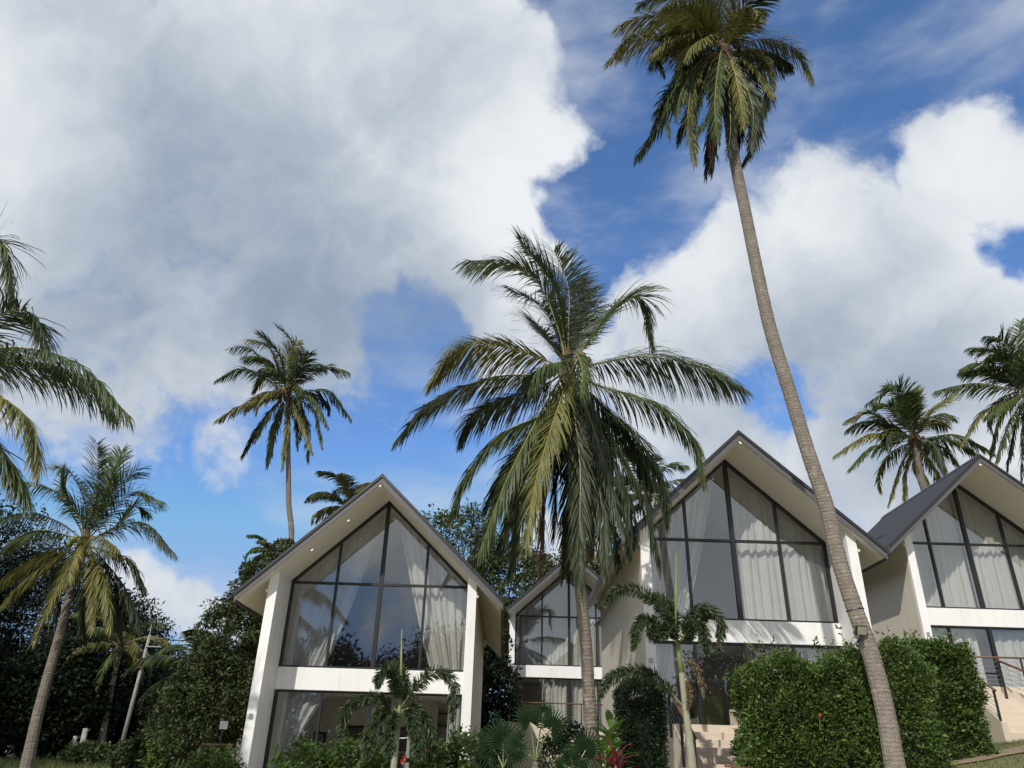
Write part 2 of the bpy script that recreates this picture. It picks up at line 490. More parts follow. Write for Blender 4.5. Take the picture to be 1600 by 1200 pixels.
class MB:
    def __init__(s):
        s.v = []
        s.f = []
        s.m = []

    def add(s, vs, fs, mi=0):
        b = len(s.v)
        s.v.extend([tuple(map(float, p)) for p in vs])
        for f in fs:
            s.f.append(tuple(i + b for i in f))
            s.m.append(mi)

    def box(s, x0, x1, y0, y1, z0, z1, mi=0):
        s.add([(x0, y0, z0), (x1, y0, z0), (x1, y1, z0), (x0, y1, z0), (x0, y0, z1), (x1, y0, z1), (x1, y1, z1), (x0, y1, z1)],
              [(0, 3, 2, 1), (4, 5, 6, 7), (0, 1, 5, 4), (1, 2, 6, 5), (2, 3, 7, 6), (3, 0, 4, 7)], mi)
        return s

    def prism(s, poly, y0, y1, mi=0):
        """poly: (x, z) counter-clockwise seen from -Y, extruded along Y"""
        n = len(poly)
        vs = [(x, y0, z) for x, z in poly] + [(x, y1, z) for x, z in poly]
        fs = [tuple(range(n)), tuple(range(2 * n - 1, n - 1, -1))]
        for i in range(n):
            j = (i + 1) % n
            fs.append((j, i, i + n, j + n))
        s.add(vs, fs, mi)
        return s

    def poly(s, pts, mi=0):
        s.add(pts, [tuple(range(len(pts)))], mi)
        return s

    def tube(s, pts, rad, n=8, mi=0, cap=True):
        pts = [np.array(p, float) for p in pts]
        if not hasattr(rad, '__len__'):
            rad = [rad] * len(pts)
        vs = []
        ref = None
        for i, p in enumerate(pts):
            a = pts[max(0, i - 1)]
            b = pts[min(len(pts) - 1, i + 1)]
            t = b - a
            t = t / (np.linalg.norm(t) + 1e-9)
            if ref is None:
                ref = np.array([1.0, 0, 0]) if abs(t[0]) < 0.8 else np.array([0, 1.0, 0])
            u = ref - t * ref.dot(t)
            u /= np.linalg.norm(u)
            ref = u
            w = np.cross(t, u)
            for k in range(n):
                a_ = 2 * math.pi * k / n
                vs.append(p + (u * math.cos(a_) + w * math.sin(a_)) * rad[i])
        fs = []
        for i in range(len(pts) - 1):
            for k in range(n):
                k2 = (k + 1) % n
                fs.append((i * n + k, i * n + k2, (i + 1) * n + k2, (i + 1) * n + k))
        if cap:
            fs.append(tuple(range(n - 1, -1, -1)))
            fs.append(tuple((len(pts) - 1) * n + k for k in range(n)))
        s.add(vs, fs, mi)
        return s

    def ball(s, c, r, mi=0, nu=10, nv=7, sz=1.0):
        vs = [(c[0], c[1], c[2] + r * sz)]
        for j in range(1, nv):
            ph = math.pi * j / nv
            for i in range(nu):
                a = 2 * math.pi * i / nu
                vs.append((c[0] + r * math.sin(ph) * math.cos(a), c[1] + r * math.sin(ph) * math.sin(a), c[2] + r * sz * math.cos(ph)))
        vs.append((c[0], c[1], c[2] - r * sz))
        fs = []
        for i in range(nu):
            fs.append((0, 1 + i, 1 + (i + 1) % nu))
        for j in range(nv - 2):
            for i in range(nu):
                a = 1 + j * nu + i
                b = 1 + j * nu + (i + 1) % nu
                fs.append((a, a + nu, b + nu, b))
        l = len(vs) - 1
        for i in range(nu):
            fs.append((l, 1 + (nv - 2) * nu + (i + 1) % nu, 1 + (nv - 2) * nu + i))
        s.add(vs, fs, mi)
        return s

    def build(s, name, mats, parent=None, smooth=False, bevel=0.0, loc=None):
        me = bpy.data.meshes.new(name)
        me.from_pydata(s.v, [], s.f)
        if isinstance(mats, str):
            mats = [mats]
        for k in mats:
            me.materials.append(MATS[k])
        if len(mats) > 1:
            me.polygons.foreach_set('material_index', s.m)
        if smooth:
            me.polygons.foreach_set('use_smooth', [True] * len(s.f))
        me.update()
        o = bpy.data.objects.new(name, me)
        COL.objects.link(o)
        if parent:
            o.parent = parent
        if loc is not None:
            o.location = loc
        if bevel > 0:
            b = o.modifiers.new('bevel', 'BEVEL')
            b.width = bevel
            b.segments = 2
            b.limit_method = 'ANGLE'
        return o


def fast_mesh(name, verts, nper, mat, parent=None, smooth=False):
    """verts (N*nper,3): N separate faces of nper corners each"""
    verts = np.asarray(verts, np.float32).reshape(-1, 3)
    n = len(verts) // nper
    me = bpy.data.meshes.new(name)
    me.vertices.add(len(verts))
    me.vertices.foreach_set('co', verts.ravel())
    me.loops.add(len(verts))
    me.loops.foreach_set('vertex_index', np.arange(len(verts), dtype=np.int32))
    me.polygons.add(n)
    me.polygons.foreach_set('loop_start', np.arange(0, len(verts), nper, dtype=np.int32))
    me.update(calc_edges=True)
    me.validate()
    me.materials.append(MATS[mat])
    o = bpy.data.objects.new(name, me)
    COL.objects.link(o)
    if parent:
        o.parent = parent
    return o


def tag(o, label, cat, group=None, kind=None):
    if label:
        o['label'] = label
    if cat:
        o['category'] = cat
    if group:
        o['group'] = group
    if kind:
        o['kind'] = kind
    return o


def thing(name, label, cat, loc=(0, 0, 0), group=None):
    o = bpy.data.objects.new(name, None)
    o.empty_display_size = 0.3
    COL.objects.link(o)
    o.location = tuple(map(float, loc))
    return tag(o, label, cat, group)


def nrm(a):
    return a / (np.linalg.norm(a, axis=-1, keepdims=True) + 1e-9)


def smooth01(a, b, x):
    t = np.clip((x - a) / (b - a), 0, 1)
    return t * t * (3 - 2 * t)


# ------------------------------------------------------------------ ground


def gz(x, y):
    x = np.asarray(x, float)
    y = np.asarray(y, float)
    rise = 0.45 + np.clip(x + 1.0, 0, 24) * 0.138
    h = smooth01(5, 22, y) * rise + np.clip(y - 22, 0, 60) * 0.022
    h = h + 0.05 * np.sin(x * 0.7 + 1.3) * np.sin(y * 0.55) * smooth01(4, 12, y)
    return h


def gzf(x, y):
    return float(gz(x, y))


xs = np.concatenate([[-900, -400, -200, -120, -80], np.arange(-60, 60.1, 1.0), [80, 120, 200, 400, 900]])
ys = np.concatenate([[-900, -400, -150, -80, -40], np.arange(-20, 90.1, 1.0), [120, 200, 400, 1200]])
gx, gy = np.meshgrid(xs, ys)
gv = np.stack([gx, gy, gz(gx, gy)], -1).reshape(-1, 3)
nx = len(xs)
mb = MB()
mb.v = [tuple(p) for p in gv]
for j in range(len(ys) - 1):
    for i in range(nx - 1):
        mb.f.append((j * nx + i, j * nx + i + 1, (j + 1) * nx + i + 1, (j + 1) * nx + i))
mb.m = [0] * len(mb.f)
tag(mb.build('ground', 'ground_grass', smooth=True), 'grassy ground sloping gently up towards the villas', None, kind='structure')


def strip(name, pts, w, mat, label, lift=0.012):
    m = MB()
    n = 40
    P = np.array(pts, float)
    t = np.linspace(0, len(P) - 1, n)
    cx = np.interp(t, np.arange(len(P)), P[:, 0])
    cy = np.interp(t, np.arange(len(P)), P[:, 1])
    tx = np.gradient(cx)
    ty = np.gradient(cy)
    l = np.hypot(tx, ty)
    px, py = -ty / l, tx / l
    vs = []
    K = max(5, int(w))
    for i in range(n):
        for k in range(K):
            o = (k / (K - 1) - 0.5) * w * (1 + 0.12 * math.sin(i * 1.7 + k))
            x, y = cx[i] + px[i] * o, cy[i] + py[i] * o
            vs.append((x, y, gzf(x, y) + lift))
    fs = []
    for i in range(n - 1):
        for k in range(K - 1):
            fs.append((i * K + k, (i + 1) * K + k, (i + 1) * K + k + 1, i * K + k + 1))
    m.add(vs, fs)
    return tag(m.build(name, mat, smooth=True), label, None, kind='structure')


strip('path', [(9.5, 19.4), (14, 20.1), (20, 20.9), (30, 22.5)], 0.75, 'dirt', 'bare dirt path worn across the lawn in front of the stairs', 0.03)
strip('path', [(-14.5, 24.0), (-9.2, 22.6), (-6.0, 21.2), (-3, 19)], 1.1, 'concrete', 'pale concrete path running to the left villa', 0.03)


strip('bounce_court', [(-17, 6.0), (-6, 6.0), (0, 6.0), (8.4, 6.0)], 27.0, 'sand', 'unseen pale sandy floor below the villas, added to bounce light', 0.02)  # unseen pale floor, added to throw sunlight up onto soffits and walls
strip('bounce_court', [(8.6, 3.2), (15, 3.2), (26, 3.2)], 20.0, 'sand', 'unseen pale sandy floor below the hedges, added to bounce light', 0.024)


def grass(name, n, xr, yr, hmin, hmax, label, avoid=None):
    x = RNG.uniform(*xr, n)
    y = RNG.uniform(*yr, n)
    if avoid is not None:
        k = avoid(x, y)
        x, y = x[k], y[k]
        n = len(x)
    z = gz(x, y)
    h = RNG.uniform(hmin, hmax, n)
    a = RNG.uniform(0, 6.28, n)
    w = RNG.uniform(0.006, 0.014, n)
    b0 = np.stack([x - np.cos(a) * w, y - np.sin(a) * w, z - 0.01], -1)
    b1 = np.stack([x + np.cos(a) * w, y + np.sin(a) * w, z - 0.01], -1)
    lean = RNG.normal(0, 0.35, (n, 2)) * h[:, None]
    t = np.stack([x + lean[:, 0], y + lean[:, 1], z + h], -1)
    v = np.stack([b0, b1, t], 1)
    o = fast_mesh(name, v, 3, 'grass_blade')
    return tag(o, label, 'grass', kind='stuff')


grass('lawn_grass', 26000, (8.5, 22), (15.0, 23.5), 0.03, 0.09, 'short mown lawn grass in front of the right hand stairs',
      lambda x, y: np.abs(y - np.interp(x, [9.5, 14, 20, 30], [19.4, 20.1, 20.9, 22.5])) > 0.34)
grass('tall_grass', 30000, (-32, -8.5), (24, 47), 0.12, 0.5, 'rough uncut grass along the edge of the dark trees')

# ------------------------------------------------------------------ villas


def villa(xc, dG, zf, zb, zs, zt, za, hw, slope, roofL, roofR, ov, L, label, wallL=True, lights=()):
    """xc: centre, dG: distance of the glass, z*: world heights of floor, beam bottom, sill, transom, apex"""
    root = thing('villa', label, 'house', (xc, dG, zf), 'white gabled villas')
    b_, s_, t_, a_ = zb - zf, zs - zf, zt - zf, za - zf

    def so(x, d=0.0):
        return a_ + 0.05 - slope * abs(x) + d

    base = -2.6
    for sx in (-1, 1):
        def X(v):
            return sx * v

        def strip_poly(x0, x1, d):
            p = [(X(x0), base), (X(x1), base), (X(x1), so(x1, d)), (X(x0), so(x0, d))]
            return p if sx > 0 else p[::-1]
        MB().prism(strip_poly(hw + 0.14, hw + 0.27, -0.004), -1.30, L).build('side_wall', 'cream_wall', root)
        f = MB().prism(strip_poly(hw + 0.005, hw + 0.137, -0.006), -1.36, 0.14)
        f.prism(strip_poly(hw + 0.005, hw + 0.274, -0.006), -1.42, -1.363)
        f.build('fin_wall', 'white_paint', root)
        # little white spot lamp under the eave at the fin head
        xx = X(hw + 0.30)
        l = MB().tube([(xx, -1.32, so(hw + .3) - .30), (xx, -1.44, so(hw + .3) - .33)], 0.045, 10)
        l.box(xx - .02, xx + .02, -1.33, -1.29, so(hw + .3) - .3, so(hw + .3) - .16)
        l.build('spot_lamp', 'white_metal', root, smooth=False)
    MB().box(-hw, hw, -0.10, 0.14, b_, s_).build('beam', 'white_paint', root, bevel=0.008)
    MB().box(-hw - .13, hw + .13, 0.15, L - .17, b_ + .05, s_ - .02).build('upper_floor', 'plaster_lit', root)
    MB().box(-hw - .13, hw + .13, -1.28, L - .17, -0.25, -0.004).build('ground_floor', 'floor_tile', root)
    MB().box(-hw - .135, hw + .135, -1.24, L - .2, base, -0.26).build('plinth', 'stair_stone', root)
    MB().prism([(-hw - .13, base), (hw + .13, base), (hw + .13, so(hw + .13) - .01), (0, so(0) - .01), (-hw - .13, so(hw + .13) - .01)], L - .16, L - .005).build('back_wall', 'cream_wall', root)
    MB().box(-hw - .12, hw + .12, 4.6, 4.7, 0.0, b_ + .045).build('partition_wall', 'plaster_lit', root)
    MB().prism([(-hw - .12, s_ - .015), (hw + .12, s_ - .015), (hw + .12, so(hw + .12) - .02), (0, so(0) - .02), (-hw - .12, so(hw + .12) - .02)], 4.6, 4.7).build('partition_wall', 'plaster_dim', root)

    def chev(d0, d1, xl, xr):
        return [(-xl, so(xl, d0)), (0, so(0, d0)), (xr, so(xr, d0)), (xr, so(xr, d1)), (0, so(0, d1)), (-xl, so(xl, d1))]

    def chev_mesh(d0, d1, y0, y1, xl, xr):
        p = chev(d0, d1, xl, xr)
        m = MB()
        m.prism([p[0], p[1], p[4], p[5]], y0, y1)
        m.prism([p[1], p[2], p[3], p[4]], y0, y1)
        return m
    chev_mesh(0.0, 0.02, -ov + .03, L + .35, roofL - .03, roofR - .03).build('soffit', 'soffit_cream', root)
    rf = chev_mesh(0.024, 0.25, -ov, L + .4, roofL, roofR).build('roof', 'roof_shingle', root)
    chev_mesh(-0.03, 0.19, -ov - .035, -ov - .003, roofL + .012, roofR + .012).build('verge_board', 'fascia_grey', rf)
    chev_mesh(0.165, 0.275, -ov - .075, -ov - .038, roofL + .03, roofR + .03).build('verge_trim', 'trim_dark', rf)
    for sx, xr in ((-1, roofL), (1, roofR)):
        x0, x1 = sx * (xr + .003), sx * (xr + .035)
        z = so(xr)
        MB().box(min(x0, x1), max(x0, x1), -ov + .001, L + .4, z - .05, z + .22).build('eave_board', 'fascia_grey', rf)
    rc = MB().prism([(-.16, so(.16, .255)), (0, so(0, .255)), (.16, so(.16, .255)), (.16, so(.16, .285)), (0, so(0, .30)), (-.16, so(.16, .285))], -ov - .02, L + .42)
    rc.build('ridge_cap', 'trim_dark', rf)
    # upper window
    win = bpy.data.objects.new('upper_window', None)
    COL.objects.link(win)
    win.parent = root
    cols = [-hw, -hw / 2, 0, hw / 2, hw]
    for i, x in enumerate(cols):
        w = 0.062 if i == 2 else 0.036
        if i in (0, 4):
            x = x - math.copysign(0.04, x)
            w = 0.04
        top = so(abs(x) + w) - .075
        MB().box(x - w, x + w, -0.02, 0.10, s_ + .062, top).build('mullion', 'black_metal', win)
    MB().box(-hw, hw, -0.016, 0.096, t_ - .035, t_ + .035).build('transom', 'black_metal', win)
    MB().box(-hw, hw, -0.024, 0.104, s_ + .002, s_ + .06).build('sill_bar', 'black_metal', win)
    for sx in (-1, 1):
        p = [(0, so(0) - .105), (sx * hw, so(hw) - .105), (sx * hw, so(hw) - .004), (0, so(0) - .004)]
        MB().prism(p if sx > 0 else p[::-1], -0.03, 0.108).build('raking_bar', 'black_metal', win)
    for i in range(4):
        x0, x1 = cols[i], cols[i + 1]
        MB().poly([(x0, .05, s_ + .03), (x1, .05, s_ + .03), (x1, .05, t_), (x0, .05, t_)]).build('pane', 'window_glass', win)
        MB().poly([(x0, .05, t_), (x1, .05, t_), (x1, .05, so(x1) - .05), (x0, .05, so(x0) - .05)]).build('pane', 'window_glass', win)
    # ground floor window
    win = bpy.data.objects.new('ground_window', None)
    COL.objects.link(win)
    win.parent = root
    for i, x in enumerate(cols):
        w = 0.06 if i == 2 else 0.036
        if i in (0, 4):
            x = x - math.copysign(0.045, x)
            w = 0.045
        MB().box(x - w, x + w, -0.02, 0.10, 0.0, b_ - .062).build('mullion', 'black_metal', win)
    MB().box(-hw, hw, -0.024, 0.104, b_ - .06, b_ - .003).build('head_bar', 'black_metal', win)
    MB().box(-hw, hw, -0.016, 0.096, -0.002, .05).build('sill_bar', 'black_metal', win)
    for i in range(4):
        x0, x1 = cols[i], cols[i + 1]
        MB().poly([(x0, .05, 0), (x1, .05, 0), (x1, .05, b_ - .03), (x0, .05, b_ - .03)]).build('pane', 'window_glass', win)
    # soffit lights
    for (x, y, lit) in lights:
        z = so(x)
        sl = -slope if x > 0 else slope
        m = MB()
        vs = [(x + .032 * math.cos(k * .628), y + .032 * math.sin(k * .628), 0) for k in range(10)]
        vs = [(a, b, so(a) - .012) for a, b, _ in vs]
        m.poly(vs[::-1])
        m.build('downlight', 'lamp_glow' if lit else 'white_metal', root)
    # small switch box on the left fin
    MB().box(-hw - .20, -hw - .10, -1.45, -1.425, 1.55, 1.67).build('socket_box', 'galvanised', root)
    return dict(root=root, so=so, xc=xc, dG=dG, zf=zf, b=b_, s=s_, t=t_, hw=hw)


def curtain(H, xb0, xb1, xt0, xt1, z0, up, nf, amp, label, mat='curtain_cloth', y=0.34, flat_top=None, pw=1.0):
    nsx = nf * 8
    ntz = 26
    vs = []
    ph = random.random() * 6
    jit = [random.uniform(0.6, 1.25) for _ in range(nf + 2)]
    for j in range(ntz + 1):
        t = j / ntz
        for i in range(nsx + 1):
            s = i / nsx
            a, b = xb0 + (xb1 - xb0) * s, xt0 + (xt1 - xt0) * s
            tt = t ** pw
            x = a + (b - a) * tt
            zt = flat_top if flat_top is not None else H['so'](b) - .13
            z = z0 + (zt - z0) * t
            k = jit[min(int(s * nf), nf)]
            yy = y + amp * k * math.sin(2 * math.pi * nf * s + ph + 0.5 * math.sin(3 * t + s * 9)) + 0.03 * math.sin(5 * s + 2 * t)
            x += 0.03 * math.sin(2 * math.pi * nf * s * 0.5 + t * 2)
            vs.append((x, yy, z))
    fs = []
    for j in range(ntz):
        for i in range(nsx):
            k = j * (nsx + 1) + i
            fs.append((k, k + 1, k + nsx + 2, k + nsx + 1))
    m = MB()
    m.add(vs, fs)
    o = m.build('curtain', mat, smooth=True, loc=(H['xc'], H['dG'], H['zf']))
    return tag(o, label, 'curtain', 'villa curtains')


dL = 24.1
VL = villa(-3.95, dL, 1.0, EYE + .0755 * dL, EYE + .1015 * dL, EYE + .2062 * dL, EYE + .318 * dL, 2.81, 0.957, 3.86, 3.86, 1.82, 9.6,
           'leftmost white gabled villa with tied back curtains, beside the leafy tree', lights=[(-.06, -1.7, True), (-1.05, -1.05, True), (-2.05, -1.05, True)])
dM = 22.4
VM = villa(6.84, dM, 2.55, EYE + .146 * dM, EYE + .1735 * dM, EYE + .2785 * dM, EYE + .394 * dM, 2.80, 0.928, 3.74, 3.74, 1.66, 8.2,
           'largest white gabled villa right of the central palm, behind the leaning tall trunk', lights=[(.06, -1.55, True), (1.1, -0.95, False), (2.1, -0.95, False)])
dR = 27.4
VR = villa(17.12, dR, 4.25, EYE + .175 * dR, EYE + .197 * dR, EYE + .2835 * dR, EYE + .374 * dR, 2.84, 0.865, 3.95, 3.95, 1.95, 5.3,
           'rightmost white gabled villa cut by the photo edge, its grey roof slope showing', lights=[(.06, -1.8, True), (1.2, -1.1, False), (2.1, -1.1, False)])
dS = 40.0
VS = villa(3.30, dS, 3.2, EYE + .098 * dS, EYE + .112 * dS, EYE + .172 * dS, EYE + .2335 * dS, 2.78, 0.885, 3.12, 3.7, 2.3, 9.0,
           'smaller looking white gabled villa set back behind the central palm trunk')

hw = VL['hw']
curtain(VL, -2.72, -1.55, -2.72, -0.10, VL['s'] + .05, 0, 9, 0.05, 'grey upper curtain swept to the left in the leftmost villa', 'sheer_cloth', pw=0.8)
curtain(VL, 1.72, 2.72, 0.22, 2.72, VL['s'] + .05, 0, 8, 0.06, 'pale upper curtain swept to the right in the leftmost villa', pw=0.9)
curtain(VL, -2.70, -2.25, -2.70, -1.3, 0.05, 0, 5, 0.05, 'pale lower curtain at the left end of the leftmost villa', 'sheer_cloth', flat_top=VL['b'] - .08, pw=1.6)
curtain(VL, 2.30, 2.72, 2.30, 2.72, 0.05, 0, 4, 0.05, 'narrow lower curtain at the right end of the leftmost villa', 'sheer_cloth', flat_top=VL['b'] - .08)
curtain(VM, -2.72, -1.55, -2.72, -0.22, VM['s'] + .05, 0, 9, 0.06, 'grey upper curtain swept left beside the dark pane in the largest villa', pw=0.85)
curtain(VM, 0.06, 2.74, 0.06, 2.74, VM['s'] + .05, 0, 11, 0.055, 'closed beige upper curtain filling the right half of the largest villa')
curtain(VM, -2.72, -2.2, -2.72, -1.5, 0.05, 0, 5, 0.05, 'lower curtain tied at the left end of the largest villa', 'sheer_cloth', flat_top=VM['b'] - .08, pw=1.5)
curtain(VM, 0.1, 2.74, 0.1, 2.74, 0.05, 0, 10, 0.05, 'lower curtain behind the hedge in the largest villa', flat_top=VM['b'] - .08)
curtain(VR, -2.74, -0.04, -2.74, -0.04, VR['s'] + .05, 0, 11, 0.055, 'closed beige upper curtain, left half of the rightmost villa')
curtain(VR, 0.04, 2.74, 0.04, 2.74, VR['s'] + .05, 0, 11, 0.055, 'closed beige upper curtain, right half of the rightmost villa')
curtain(VR, -2.74, -0.36, -2.74, -0.36, 0.03, 0, 8, 0.06, 'closed lower curtain left of the dark gap in the rightmost villa', flat_top=VR['b'] - .08)
curtain(VR, 0.28, 2.74, 0.28, 2.74, 0.03, 0, 8, 0.06, 'closed lower curtain right of the dark gap in the rightmost villa', flat_top=VR['b'] - .08)
curtain(VS, -2.7, -1.45, -2.7, -1.45, VS['s'] + .05, 0, 4, 0.05, 'thin upper curtain at the left column of the set back villa', 'sheer_cloth')
curtain(VS, -1.42, -0.06, -1.42, -0.06, VS['s'] + .05, 0, 6, 0.06, 'pleated upper curtain left of the thick mullion in the set back villa')
curtain(VS, 0.04, 2.7, 0.04, 2.7, VS['s'] + .05, 0, 10, 0.06, 'pleated upper curtain right of the thick mullion in the set back villa')
curtain(VS, -1.36, -0.12, -1.36, -0.12, 0.05, 0, 6, 0.06, 'pleated lower curtain left of the dark gap in the set back villa', flat_top=VS['b'] - .08)
curtain(VS, 0.12, 2.7, 0.12, 2.7, 0.05, 0, 10, 0.06, 'pleated lower curtain beside the palm trunk in the set back villa', flat_top=VS['b'] - .08)


# ------------------------------------------------------------------ things inside the villas
def picture(x, y, z, w, h, label, printed=True):
    r = thing('picture_frame', label, 'picture', (x, y, z))
    t = 0.07
    m = MB()
    m.box(-w / 2, w / 2, -.03, .0, -h / 2, -h / 2 + t).box(-w / 2, w / 2, -.03, 0, h / 2 - t, h / 2)
    m.box(-w / 2, -w / 2 + t, -.029, 0, -h / 2 + t, h / 2 - t).box(w / 2 - t, w / 2, -.029, 0, -h / 2 + t, h / 2 - t)
    m.build('frame', 'black_metal', r)
    MB().box(-w / 2 + t - .005, w / 2 - t + .005, -.015, -.002, -h / 2 + t - .005, h / 2 - t + .005).build('print', 'picture_print' if printed else 'plaster_dim', r)


picture(-4.95, dL + 4.59, 2.30, 1.15, 0.75, 'black framed picture on the back wall behind the foxtail frond', False)
picture(-3.62, dL + 4.59, 2.30, 1.15, 0.75, 'black framed picture just right of the foxtail frond', False)
picture(-6.25, dL + 4.59, 1.98, 0.42, 0.95, 'tall dark and pale print at the left end of the back wall', True)

sh = thing('shelf_unit', 'open black and white shelves on the back wall right of the foxtail palm', 'shelf', (-1.7, dL + 4.2, 1.0))
for x in (-.55, .55):
    MB().box(x - .03, x + .03, 0, .35, 0, 2.3).build('upright', 'white_metal', sh)
for k in range(6):
    MB().box(-.52, .52, 0.002, .34, .1 + k * .4, .14 + k * .4).build('shelf', 'black_metal' if k % 2 else 'dark_wood', sh)
sf = thing('sofa', 'dark grey sofa inside the leftmost villa below the pictures', 'sofa', (-4.3, dL + 3.6, 1.0))
MB().box(-1, 1, 0, .85, .12, .45).build('seat', 'sofa_cloth', sf, bevel=.06)
MB().box(-1, 1, .62, .88, .452, .85).build('backrest', 'sofa_cloth', sf, bevel=.06)
for x in (-1.12, 1.0):
    MB().box(x + .002, x + .12, 0, .86, .12, .62).build('armrest', 'sofa_cloth', sf, bevel=.04)
for x in (-.9, .9):
    for y in (.1, .75):
        MB().tube([(x, y, 0), (x, y, .125)], .025, 6).build('leg', 'black_metal', sf)
# furniture seen through the largest villa's ground floor
ar = thing('armchair', 'olive green chair standing behind the ground window above the stairs', 'chair', (5.85, dM + .55, 2.55))
MB().box(-.36, .36, 0, .12, .12, .95).build('backrest', 'olive_cloth', ar, bevel=.03)
MB().box(-.36, .36, .122, .7, .3, .46).build('seat', 'olive_cloth', ar, bevel=.03)
for x in (-.32, .32):
    for y in (.06, .64):
        MB().tube([(x, y, 0), (x, y, .31)], .02, 6).build('leg', 'black_metal', ar)
cb = thing('sideboard', 'dark low sideboard inside the largest villa beside the olive chair', 'cabinet', (5.05, dM + .9, 2.55))
MB().box(-.42, .42, 0, .4, .1, .8).build('body', 'dark_wood', cb)
for x in (-.41, .005):
    MB().box(x, x + .4, -.02, -.003, .14, .76).build('door', 'dark_wood', cb)
for x in (-.38, .38):
    MB().box(x - .02, x + .02, .02, .38, 0, .1).build('leg', 'black_metal', cb)


# ------------------------------------------------------------------ stairs and railings
def stairs(label, x0, x1, ytop, ztop, zbot, n, run, cheekR=True, cheekL=False, landing=1.2):
    r = thing('staircase', label, 'stairs', ((x0 + x1) / 2, ytop, zbot))
    hx = (x1 - x0) / 2
    rise = (ztop - zbot) / n
    MB().box(-hx, hx, 0, landing, -.6, ztop - zbot).build('landing', 'stair_stone', r, bevel=.01)
    for k in range(n - 1):
        zt = ztop - zbot - rise * (k + 1)
        MB().box(-hx + .001, hx - .001, -(k + 1) * run, -k * run - .002, -.6, zt).build('step', 'stair_stone', r, bevel=.008)
        # slightly projecting tread nosing
    for on, sx in ((cheekR, 1), (cheekL, -1)):
        if on:
            m = MB()
            a, b = sx * (hx + .003), sx * (hx + .16)
            a, b = min(a, b), max(a, b)
            yb = -(n - 1) * run - .05
            H = ztop - zbot
            P = [(yb, -.6), (landing, -.6), (landing, H + .42), (.05, H + .42), (yb, rise + .25)]
            vs = [(a, y, z) for y, z in P] + [(b, y, z) for y, z in P]
            fs = [tuple(range(4, -1, -1)), tuple(range(5, 10))] + [(i, (i + 1) % 5, (i + 1) % 5 + 5, i + 5) for i in range(5)]
            m.add(vs, fs)
            m.build('cheek_wall', 'stair_stone', r)
    return r


def railing(label, pts, h=0.9, wood=0.035, ncab=5, post=0.022, name='railing', base_drop=0.0):
    """pts: foot points of the posts"""
    P = [np.array(p, float) for p in pts]
    r = thing(name, label, 'railing', P[0])
    o = P[0]
    for p in P:
        q = p - o
        MB().box(q[0] - post, q[0] + post, q[1] - post, q[1] + post, q[2] - base_drop, q[2] + h - wood).build('post', 'black_metal', r)
    up = np.array([0, 0, h])
    ext = [P[0] - o + up - (P[1] - P[0]) * .05] + [p - o + up for p in P[1:-1]] + [P[-1] - o + up + (P[-1] - P[-2]) * .05]
    MB().tube(ext, wood, 8).build('handrail', 'handrail_wood', r, smooth=True)
    for k in range(ncab):
        hh = np.array([0, 0, h * (k + .7) / (ncab + .7)])
        MB().tube([p - o + hh for p in P], 0.006, 5).build('cable', 'steel_cable', r)
    return r


# stairs to the largest villa
stairs('cream stone stairs climbing to the largest villa between dark hedge and green hedge', 4.10, 5.78, 19.6, 2.58, 1.05, 9, .30, True, False)
railing('wood topped railing with black posts left of the cream stairs', [(4.04, 19.7, 2.58), (4.04, 18.55, 1.95), (4.04, 17.4, 1.35)], .88, .05, 5, .028, base_drop=.3)
# stairs to the rightmost villa
stairs('cream stone stairs at the right edge leading to the rightmost villa', 13.75, 16.6, 24.4, 4.12, 2.55, 8, .30, False, True)
railing('short sloping railing left of the right hand stairs', [(13.62, 24.0, 4.0), (13.62, 22.3, 3.02)], .82, .035, 6, .024, base_drop=.6)
railing('sloping handrail on the right side of the right hand stairs', [(14.95, 23.9, 3.95), (15.6, 22.6, 3.2)], .86, .035, 5, .024, base_drop=.5)
railing('level terrace railing in front of the rightmost villa glass', [(14.95, 25.35, 4.2), (16.6, 25.35, 4.2), (18.4, 25.35, 4.2)], .9, .03, 6, .022)
railing('thin terrace railing in front of the set back villa', [(0.9, 37.3, 3.25), (2.2, 37.3, 3.25), (3.6, 37.3, 3.25), (5.0, 37.3, 3.25)], .92, .03, 6, .022)
railing('level porch railing against the left corner of the leftmost villa', [(-8.05, 22.62, .95), (-7.28, 22.62, .95)], .92, .035, 4, .022, base_drop=.5)
railing('sloping reddish handrail left of the leftmost villa', [(-7.55, 22.0, .75), (-8.6, 20.6, .25)], .80, .05, 4, .024, base_drop=.5)
tw = MB().box(-1.6, 1.6, -.15, .15, -1.5, 1.7)
tag(tw.build('retaining_wall', 'stair_stone', loc=(1.3, 36.6, 1.6)), 'pale retaining wall under the terrace of the set back villa', 'wall')
# driftwood like bench rail at the foot of the stairs
hb = thing('wooden_bench', 'curved brown wooden bench top at the foot of the cream stairs', 'bench', (4.95, 15.4, gzf(4.95, 15.4)))
pb = at(1133, 1196, 15.4) - np.array([4.95, 15.4, gzf(4.95, 15.4)])
pe = at(1172, 1201, 15.4) - np.array([4.95, 15.4, gzf(4.95, 15.4)])
mid = (pb + pe) / 2 + np.array([0, 0, -.02])
MB().tube([pb, pb * .6 + mid * .4 + np.array([0, 0, .012]), mid, pe], [.03, .028, .03, .03], 8).build('top_rail', 'handrail_wood', hb, smooth=True)
for q in (pb * .7 + pe * .3, pb * .1 + pe * .9):
    MB().tube([(q[0], q[1], 0), q], .025, 6).build('leg', 'handrail_wood', hb)


